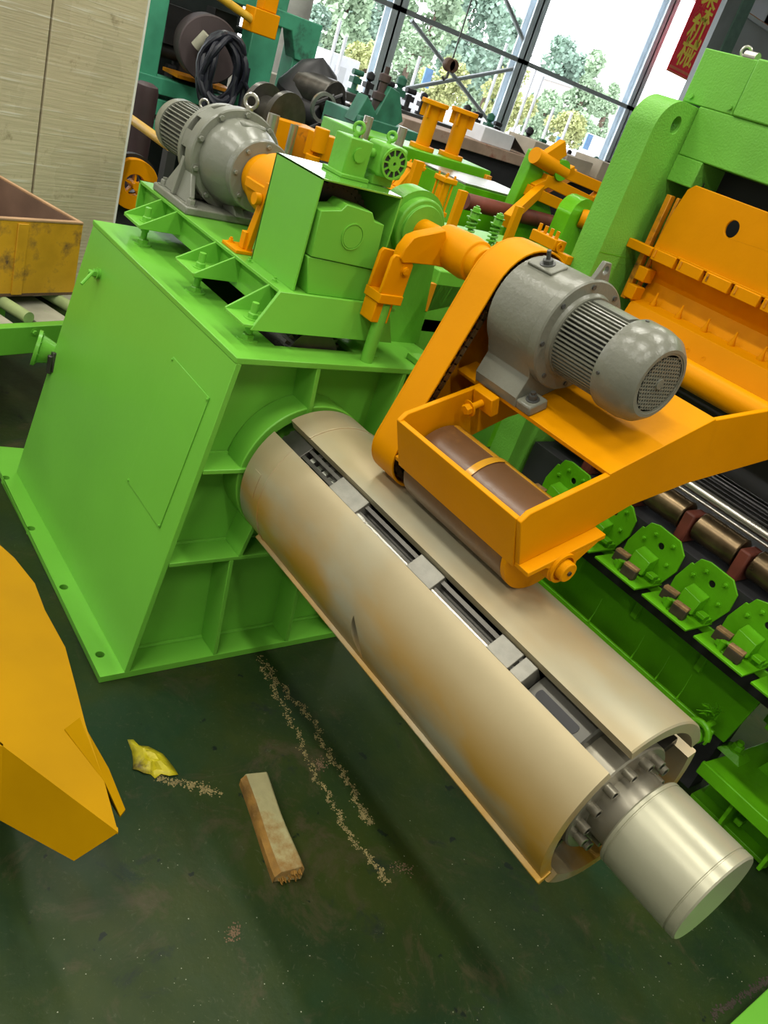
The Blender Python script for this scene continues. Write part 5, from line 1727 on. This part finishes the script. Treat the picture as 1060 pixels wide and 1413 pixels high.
def air_cyl(px_, py_, x, sc_, tilt, lab, grp=None):
    q = tq(px_, py_, x)
    o = thing('air_cylinder', lab, 'cylinder', (q.x, q.y, q.z), grp)
    dz = V((0, tilt, 1)).normalized()
    s_ = sc_ * depth(q) / F
    for sx, sy in ((1, 1), (1, -1), (-1, 1), (-1, -1)):
        b = q + V((sx * s_ * 8, sy * s_ * 8, 0))
        MB().cyl(b - dz * s_ * 26, b + dz * s_ * 30, s_ * 1.6, 8).build('tie_rod', ORANGE, o)
    MB().cyl(q - dz * s_ * 22, q + dz * s_ * 22, s_ * 8.5, 20).build('barrel', ORANGE, o)
    for k_ in (-22, 22):
        MB().obox(q + dz * s_ * k_, (1, 0, 0), (0, 1, 0), dz, s_ * 24, s_ * 24, s_ * 7).build('end_block', ORANGE, o, 0.004)
    e_ = q - dz * s_ * 25
    MB().bx(e_.x - 0.04, e_.x + 0.04, e_.y - 0.04, e_.y + 0.04, 0, e_.z).build('mount_post', GREEN2, o)
    return o


air_cyl(608, 270, -1.2, 1.0, 0.0, 'orange tie-rod air cylinder standing beyond the crank shaft')
air_cyl(560, 245, -1.9, 0.9, 0.6, 'orange tie-rod air cylinder beside the small green valve block')

# --- orange ladder-like swing frame and green stands
XO = -1.9
of = thing('swing_frame', 'orange welded ladder frame with pivot shaft behind the green machine post', 'swing frame', (XO, 4.0, 0))


def beam(a_, b_, w_, h_, name, material, parent):
    a_, b_ = V(a_), V(b_)
    d_ = (b_ - a_)
    s_ = d_.cross(V((0, 0, 1))).normalized()
    return MB().obox((a_ + b_) / 2, d_, s_, d_.cross(s_), d_.length, w_, h_).build(name, material, parent, 0.004)


fr1 = [tq(698, 305, XO + .3), tq(745, 262, XO), tq(790, 240, XO - .5), tq(835, 262, XO - .5)]
for i in range(2):
    beam(fr1[i], fr1[i + 1], 0.05, 0.08, 'frame_beam', ORANGE, of)
beam(tq(728, 262, XO), tq(812, 300, XO), 0.05, 0.07, 'frame_beam', ORANGE, of)
beam(tq(750, 247, XO), tq(826, 284, XO), 0.05, 0.07, 'frame_beam', ORANGE, of)
beam(tq(775, 236, XO), tq(835, 262, XO), 0.05, 0.07, 'frame_beam', ORANGE, of)
beam(tq(735, 260, XO), tq(790, 234, XO), 0.05, 0.06, 'frame_beam', ORANGE, of)
beam(tq(790, 300, XO), tq(826, 268, XO), 0.05, 0.06, 'frame_beam', ORANGE, of)
MB().cyl(tq(738, 214, XO), tq(778, 238, XO), 0.05, 20).build('pivot_shaft', ORANGE, of)
beam(tq(750, 222, XO), tq(778, 203, XO), 0.05, 0.10, 'pivot_arm', ORANGE, of)
zz = tq(765, 225, XO).z
gst = tq(724, 240, XO)
MB().px([(gst.y + 0.02, zz - 0.30), (gst.y + 0.05, zz + 0.03), (gst.y + 0.15, zz + 0.05), (gst.y + 0.17, zz - 0.06), (gst.y + 0.45, zz - 0.35), (gst.y + 0.45, 0), (gst.y + 0.05, 0)], XO - 0.10, XO - 0.02).build('side_stand', LEVGREEN, of, 0.006)
gs2 = tq(768, 232, XO - .02)
MB().cyl(gs2 - V((0.06, 0, 0)), gs2 + V((0.06, 0, 0)), 0.065, 20).build('bearing', LEVGREEN, of)
gs3 = tq(800, 300, XO + .3)
MB().px([(gs3.y - 0.15, 0.0), (gs3.y - 0.12, gs3.z)] + arc(gs3.y, gs3.z, 0.12, 180, 0, 10) + [(gs3.y + 0.5, 0.0)], XO + 0.2, XO + 0.32).build('side_stand', LEVGREEN, of, 0.006)
MB().cyl(gs3, gs3 + V((0.25, 0.25, 0)), 0.06, 20).build('pivot_shaft', ORANGE, of)
dk = tq(745, 310, XO + .2)
MB().cyl(dk - V((0.2, 0.5, 0)), dk + V((-.2, 0.4, 0)), 0.05, 18).build('dark_roller', RUST, of)

# --- long workbench with dark fittings near the windows
XB = -8.0
bz = tq(690, 205, XB).z
wbn = thing('long_workbench', 'long rust-stained workbench with pale boxes by the open window side', 'bench', (XB, 9.0, 0))
qa, qb = tq(560, 160, XB), tq(850, 265, XB)
MB().bx(XB - 0.9, XB, qa.y, qb.y, bz - 0.16, bz).build('bench_top', mat('rusty_beige', (0.38, 0.27, 0.20), 0.7, var=0.25, scale=3, dirt=(0.25, 0.08, 0.05), dirt_amt=0.25), wbn, 0.01)
MB().bx(XB - 0.8, XB - 0.1, qa.y + 0.3, qb.y, 0, bz - 0.16).build('bench_cabinet', DARK, wbn)
q0_, q1_ = tq(668, 200, XB), tq(712, 205, XB)
pb2 = thing('paper_box', 'pale lilac cardboard box with an open flap on the long workbench', 'box', (XB - 0.4, q0_.y, bz))
MB().bx(XB - 0.7, XB - 0.1, q0_.y, q1_.y, bz, bz + 0.22).build('box_body', WHITE, pb2, 0.01)
MB().slab([(XB - 0.1, q1_.y, bz + 0.2), (XB - 0.1, q1_.y + 0.35, bz + 0.02), (XB - 0.7, q1_.y + 0.35, bz + 0.02), (XB - 0.7, q1_.y, bz + 0.2)], (0, 0, 0.01)).build('flap', GREYD, pb2)
for px_, s_ in ((735, 0.26), (786, 0.22), (838, 0.30)):
    q = tq(px_, 225, XB)
    bx_ = MB().bx(XB - 0.75, XB - 0.1, q.y, q.y + 0.7, bz, bz + s_).build('carton', BEIGE, None, 0.01)
    tag(rebase(bx_, (XB - 0.4, q.y + .45, bz)), 'plain brown carton on the long workbench', 'box', 'cartons on the workbench')


def fitting(px_, py_, x, s_, k_, zbase=None):
    q = tq(px_, py_, x)
    z0 = q.z if zbase is None else zbase
    m = MB()
    m.cyl((x, q.y, z0), (x, q.y, z0 + 0.06 * s_), 0.11 * s_, 12)
    m.cyl((x, q.y, z0 + .05 * s_), (x, q.y, z0 + 0.28 * s_), 0.05 * s_, 10)
    m.bx(x - 0.07 * s_, x + 0.07 * s_, q.y - 0.10 * s_, q.y + 0.09 * s_, z0 + 0.16 * s_, z0 + 0.26 * s_)
    if k_ % 2:
        m.lathe([(0.28 * s_, 0.03 * s_), (0.33 * s_, 0.085 * s_), (0.42 * s_, 0.085 * s_), (0.46 * s_, 0.02 * s_)], (x, q.y, z0), (0, 0, 1), 12)
    else:
        m.cyl((x, q.y - 0.1 * s_, z0 + 0.34 * s_), (x, q.y + 0.12 * s_, z0 + 0.34 * s_), 0.05 * s_, 10)
    o = m.build('machine_fitting', BLACK if k_ % 3 else DTEAL)
    tag(rebase(o, (x, q.y, z0)), 'small %s machine fitting with a %s standing on the long dark rack' % ('black' if k_ % 3 else 'dark teal', 'round knob' if k_ % 2 else 'cross barrel'), 'fitting', 'dark machine fittings')


ZRK = 0.5 * (tq(500, 132, -9.6).z + tq(832, 242, -9.6).z)
for i, (px_, py_, s_) in enumerate(((487, 115, 1.6), (505, 120, 1.5), (530, 128, 1.6), (547, 128, 1.9), (562, 132, 1.6), (582, 135, 1.4), (605, 142, 1.2), (640, 156, 1.6), (654, 162, 1.6), (672, 168, 1.6),
                                    (683, 172, 1.4), (725, 188, 1.6), (745, 196, 1.3), (780, 215, 1.0), (800, 222, 1.2), (815, 228, 1.2), (832, 232, 1.4))):
    fitting(px_, py_ + 10, -9.6, s_ * 0.52, i, ZRK)
bt_ = tq(487, 125, -9.6)
be_ = tq(840, 250, -9.6)
bl2 = thing('fitting_rack', 'long dark steel rack carrying the row of machine fittings', 'rack', (-9.6, 8, 0))
zr_ = ZRK
MB().bx(-9.9, -9.3, bt_.y - 0.5, be_.y + 0.5, zr_ - 0.12, zr_ - 0.0).build('rack_top', GREYD, bl2, 0.01)
for s in (0.05, 0.35, 0.65, 0.95):
    yy = bt_.y * (1 - s) + be_.y * s
    MB().bx(-9.8, -9.4, yy - 0.1, yy + 0.1, 0, zr_ - 0.1).build('leg', GREYD, bl2)

# teal bracket tower
tt = thing('teal_bracket_tower', 'dark teal triangular bracket machine with a dark brown spindle beyond the black hydraulic unit', 'machine', (-4.0, 5.0, 0))
XW = -4.0
tri = [tq(*p, XW) for p in ((488, 168), (508, 132), (520, 158), (540, 120), (552, 128), (556, 168), (540, 178))]
MB().slab(tri, (-0.15, 0, 0)).build('bracket_plate', DTEAL, tt, 0.005)
q = tq(540, 172, XW)
MB().bx(XW - 0.5, XW + 0.05, tq(490, 170, XW).y, tq(575, 190, XW).y, q.z - 0.16, q.z).build('table', DTEAL, tt, 0.008)
MB().bx(XW - 0.4, XW - 0.1, q.y - 0.4, q.y + 0.1, 0, q.z - 0.1).build('pedestal', DARK, tt)
sp0 = tq(533, 140, XW + .02)
MB().lathe([(0, 0.05), (0.10, 0.05), (0.11, 0.065), (0.16, 0.065), (0.17, 0.035), (0.24, 0.035), (0.25, 0.05), (0.30, 0.05), (0.31, 0.02), (0.36, 0.02)], (XW - 0.08, sp0.y, sp0.z - 0.12), (0, 0, 1), 18).build('spindle', mat('dark_brown_spindle', (0.05, 0.03, 0.028), 0.5, var=0.3), tt)
hk_ = thing('hook_block', 'brown crane hook block hanging before the window braces', 'hook', tuple(tq(622, 92, -9.0)))
q = tq(622, 90, -9.0)
hm = MB()
r_ = 8.5 * depth(q) / F
for dy in (-0.4, 0.4):
    hm.lathe([(-0.05, r_ * 0.9), (-0.03, r_), (0.03, r_), (0.05, r_ * 0.9)], q + V((0, dy * r_, 0)), (1, 0, 0), 20)
hm.build('sheave', mat('hook_brown', (0.10, 0.055, 0.035), 0.6, var=0.2), hk_)
MB().tube([q + V((0, 0, -r_)), q + V((0, 0, -r_ * 1.8)), q + V((0, -r_ * .5, -r_ * 2.3)), q + V((0, -r_ * .9, -r_ * 1.9))], r_ * 0.22, 8).build('hook', GREYD, hk_)
MB().cyl(q + V((0, 0, r_)), (q.x, q.y, 8.2), 0.012, 6).build('rope', GREYD, hk_)

# ================================================================== WINDOW SIDE OF THE HALL
XWN = -18.0
FAC = mat('grey_sheet_wall', (0.55, 0.56, 0.58), 0.6, var=0.06, scale=1)


def col_h(y, n):
    m = MB()
    w_, dp = 0.46, 0.34
    m.bx(XWN - dp, XWN - dp + 0.05, y - w_ / 2, y + w_ / 2, 0, 8.2)
    m.bx(XWN - 0.05, XWN, y - w_ / 2, y + w_ / 2, 0, 8.2)
    m.bx(XWN - dp, XWN, y - 0.03, y + 0.03, 0, 8.2)
    o = struct(m.build('trim_%d' % n, STEELBLUE, None, smooth=False))
    o['label'] = 'blue-grey steel column of the open window side'


cols = [tq(527, 100, XWN).y, tq(706, 130, XWN).y, tq(858, 180, XWN).y]
cols.append(cols[2] + 5.2)
cols.insert(0, cols[0] - 4.9)
for i, y in enumerate(cols):
    col_h(y, i + 1)
zg = tq(728, 88, XWN).z
struct(MB().bx(XWN - 0.12, XWN, cols[0], cols[-1], zg - 0.06, zg + 0.06).build('trim_20', STEELGREY))
struct(MB().bx(XWN - 0.4, XWN, -9, 34, 7.0, 8.2).build('trim_21', FAC))
for n_, (pa_, pb_2) in enumerate((((568, 28), (722, 230)), ((725, 92), (560, 122)), ((694, -10), (732, 78)))):
    a_, b_ = tq(*pa_, XWN - 0.1), tq(*pb_2, XWN - 0.1)
    struct(MB().cyl(a_, b_, 0.06, 8).build('trim_%d' % (30 + n_), STEELGREY))
zs = tq(800, 232, XWN).z
struct(MB().bx(XWN - 0.3, XWN - 0.06, -2, 34, 0, 0.95).build('wall_window_side', BEIGE))

# banner
ban = thing('red_banner', 'red cloth banner with yellow Chinese characters hanging by the window column', 'banner', tuple(tq(945, 100, -17.6)))
XBn = -17.6
bl_, br_ = tq(922, 97, XBn), tq(948, 106, XBn)
ya, yb_ = tq(940, 50, XBn).y, tq(971, 62, XBn).y
zbt = tq(934, 104, XBn).z
MB().bx(XBn - 0.02, XBn, ya, yb_, zbt, 8.0).build('cloth', RED, ban)
MB().bx(XBn, XBn + 0.004, ya + 0.05, yb_ - 0.02, zbt + 0.12, zbt + 0.20).build('hem_line', mat('banner_orange', (0.75, 0.18, 0.07), 0.7), ban)
MB().bx(XBn, XBn + 0.004, ya, yb_, zbt, zbt + 0.06).build('hem_line', MATS['banner_orange'], ban)
for chr_, (px_, py_) in (('森', (974, 14)), ('机', (960, 45)), ('械', (947, 76))):
    q = tq(px_, py_, XBn + 0.02)
    cu_ = bpy.data.curves.new('banner_character', 'FONT')
    cu_.body = chr_
    cu_.size = 0.92
    cu_.extrude = 0.004
    cu_.offset = 0.012
    cu_.align_x = 'CENTER'
    cu_.align_y = 'CENTER'
    to = bpy.data.objects.new('banner_character_curve', cu_)
    COL.objects.link(to)
    bpy.context.view_layer.update()
    me = bpy.data.meshes.new_from_object(to.evaluated_get(bpy.context.evaluated_depsgraph_get()))
    bpy.data.objects.remove(to)
    me.materials.clear()
    me.materials.append(YEL)
    o = bpy.data.objects.new('banner_character', me)
    COL.objects.link(o)
    o.parent = ban
    o.location = V((XBn + 0.01, 0.5 * (ya + yb_), q.z)) - PLOC[ban.name]
    o.rotation_euler = (pi / 2, 0, pi / 2)

# grey column, teal post, crane girder at the upper right
XCC = -12.0
gcx = thing('crane_column', 'grey steel crane column with a teal edge post behind the green machine top', 'column', (XCC, tq(1005, 60, XCC).y, 0))
y0, y1, y2 = tq(991, 30, XCC).y, tq(1008, 36, XCC).y, tq(1022, 40, XCC).y
MB().bx(XCC - 0.15, XCC, y0, y1, 0, 8.2).build('column', STEELGREY, gcx)
MB().bx(XCC - 0.1, XCC + 0.05, y1, y2, 0, 8.2).build('edge_post', mat('pale_teal_paint', (0.20, 0.33, 0.27), 0.6, var=0.1), gcx)
cg = thing('crane_girder', 'orange crane girder over pale corrugated sheet at the far upper right', 'girder', tuple(tq(1050, 40, -13)))
q0_, q1_ = tq(1030, 22, -13), tq(1075, 60, -13)
MB().bx(-13.5, -13, q0_.y, q1_.y + 6, q1_.z + 0.2, q0_.z + 0.1).build('girder', mat('crane_orange', (0.62, 0.20, 0.03), 0.6, var=0.1), cg)
q2_ = tq(1030, 60, -13)
MB().bx(-13.3, -13.1, q0_.y, q1_.y + 6, q2_.z - 1.2, q1_.z + 0.15).build('corrugated_sheet', FAC, cg)
MB().bx(-13.3, -13.0, q0_.y, q1_.y + 6, q1_.z + 0.10, q1_.z + 0.2).build('rail', WHITE, cg)

# ================================================================== OUTSIDE
LEAFA = mat('pale_green_leaves', (0.27, 0.37, 0.24), 0.8, var=0.4, scale=0.7)  # leaf colours lightened to stand in for outdoor haze
LEAFB = mat('bluish_green_leaves', (0.22, 0.32, 0.25), 0.8, var=0.4, scale=0.7)
LEAFC = mat('yellow_green_leaves', (0.42, 0.45, 0.20), 0.8, var=0.35, scale=0.8)
TRUNK = mat('tree_bark', (0.10, 0.07, 0.05), 0.9, var=0.3)


def tree(px_, py_, x, rpx, hpx, material, lab, seed, n=4500, cone=False):
    rnd = random.Random(seed)
    q = tq(px_, py_, x)
    s_ = depth(q) / F
    ry, rz = rpx * s_, hpx * s_
    t_ = thing('tree', lab, 'tree', (x, q.y, -0.1), 'trees beyond the window side')
    m = MB()
    blobs = []
    for _ in range(34):
        u_ = rnd.uniform(-1, 1)
        w_ = rnd.uniform(-1, 1)
        v_ = rnd.uniform(-1, 1)
        lim = (1 - (w_ + 1) / 2 * 0.85) if cone else math.sqrt(max(0, 1 - w_ * w_ * 0.9))
        blobs.append((V((x + u_ * ry * 0.7 * lim, q.y + v_ * ry * 0.85 * lim, q.z + w_ * rz * 0.85)), ry * rnd.uniform(0.22, 0.4)))
    for _ in range(n):
        c, r = rnd.choice(blobs)
        d_ = V((rnd.gauss(0, 1), rnd.gauss(0, 1), rnd.gauss(0, 1))).normalized()
        p = c + d_ * r * rnd.uniform(0.6, 1.05)
        a_ = V((rnd.gauss(0, 1), rnd.gauss(0, 1), rnd.gauss(0, 1))).normalized()
        b_ = a_.orthogonal().normalized()
        f_ = rnd.uniform(0.06, 0.15) * ry / 1.8
        m.add([p - a_ * f_ - b_ * f_ * .6, p + a_ * f_ - b_ * f_ * .6, p + a_ * f_ + b_ * f_ * .6, p - a_ * f_ + b_ * f_ * .6], [(0, 1, 2, 3)])
    co = m.build('foliage', material, t_, smooth=False)
    co['kind'] = 'stuff'
    MB().tube([(x, q.y, -0.1), (x + 0.1, q.y, max(0.5, q.z)), (x, q.y + 0.2, q.z + rz * 0.6)], [0.22, 0.16, 0.05], 8).build('trunk', TRUNK, t_)


specs = [
    (470, 40, -46, 50, 60, LEAFA, 0, 'pale green rounded tree left of the first window column, behind the white posts'),
    (520, 20, -60, 45, 60, LEAFB, 0, 'bluish green tree rising directly behind the first blue-grey window column'),
    (425, 60, -36, 35, 50, LEAFB, 0, 'bluish green tree partly hidden by the teal frame machine'),
    (500, 92, -28, 32, 28, LEAFC, 0, 'low yellow-green bush beside the first window column'),
    (590, 50, -49, 45, 75, LEAFA, 0, 'tall pale green tree behind the crossing of the window braces'),
    (640, 50, -64, 50, 70, LEAFB, 0, 'largest bluish green tree above the brown hook block'),
    (690, 70, -76, 40, 55, LEAFB, 0, 'bluish green tree just left of the second window column'),
    (610, 120, -30, 30, 35, LEAFC, 0, 'low yellow-green bush below the brown hook block'),
    (700, 135, -32, 34, 40, LEAFC, 0, 'low yellow-green bush at the foot of the second window column'),
    (765, 120, -66, 40, 60, LEAFB, 0, 'bluish green tree just right of the second window column'),
    (805, 130, -46, 36, 55, LEAFA, 1, 'broad pointed green tree between the second and third window columns'),
    (830, 165, -38, 24, 50, LEAFA, 1, 'narrow pointed green tree beside the third window column'),
    (745, 165, -39, 30, 40, LEAFA, 0, 'small pale green tree behind the white posts by the second window column'),
    (665, 110, -86, 45, 40, LEAFA, 0, 'distant pale green tree under the window brace rod'),
    (560, 95, -38, 30, 45, LEAFA, 0, 'pale green tree just right of the first window column'),
    (780, 180, -28, 25, 25, LEAFC, 0, 'small yellow-green bush below the broad pointed tree')]
for i, (px_, py_, x, rp, hp3, mt, li, lab_) in enumerate(specs):
    tree(px_, py_, x, rp, hp3, mt, lab_, 100 + i, cone=(li == 1))
for i, (px_, pyt, pyb) in enumerate(((470, 28, 75), (478, 50, 90), (580, 78, 120), (740, 95, 180), (750, 105, 185), (700, 60, 150), (765, 148, 195), (790, 155, 190), (745, 40, 90))):
    a_, b_ = tq(px_, pyt, -20.5), tq(px_, pyb, -20.5)
    o = MB().cyl((-20.5, a_.y, -0.1), (-20.5, a_.y, a_.z), 0.05, 10).build('lamp_post', WHITE)
    tag(rebase(o, (-20.5, a_.y, -0.1)), 'thin white post standing in the yard before the trees', 'post', 'white yard posts')
for i, (px_, py_) in enumerate(((590, 108), (450, 110), (770, 200), (812, 196))):
    q = tq(px_, py_, -21.3)
    o = MB().bx(-21.35, -21.3, q.y - 0.16, q.y + 0.16, q.z - 0.28, q.z + 0.28).build('yard_sign', mat('sign_blue_%d' % i, (0.22, 0.42, 0.75), 0.5))
    MB().cyl((-21.33, q.y, -0.1), (-21.33, q.y, q.z - .4), 0.05, 8).build('sign_post', WHITE, o)
    tag(o, 'small blue sign panel on a post in the yard', 'sign', 'blue yard signs')
for i, (px_, py_, w_) in enumerate(((475, 88, 26), (790, 215, 24), (850, 205, 24), (555, 130, 40))):
    q = tq(px_, py_, -22.5)
    hw_ = w_ * depth(q) / F
    o = thing('white_container', 'white boxy unit standing in the yard beyond the hall', 'container', (-22.5, q.y, -0.1), 'white yard units')
    MB().bx(-23.7, -22.5, q.y - hw_, q.y + hw_, -0.1, q.z + 0.2).build('body', WHITE, o, 0.03)
    MB().bx(-22.5, -22.47, q.y - hw_ * 0.5, q.y + hw_ * 0.2, 0.1, q.z - 0.1).build('door', FAC, o)
bld = thing('far_building', 'pale low factory building far beyond the trees', 'building', (-60, 75, -0.1))
q = tq(860, 175, -55)
MB().bx(-62, -55, q.y - 6, q.y + 14, -0.1, q.z + 1.5).build('wall', mat('pale_pink_wall', (0.62, 0.56, 0.55), 0.8, var=0.1), bld)
MB().bx(-62.3, -54.7, q.y - 6.3, q.y + 14.3, q.z + 1.5, q.z + 2.0).build('roof', STEELGREY, bld)
for i in range(6):
    MB().bx(-55.0, -54.95, q.y - 5 + i * 3, q.y - 3.6 + i * 3, q.z - 1.2, q.z + 0.4).build('window', STEELBLUE, bld)
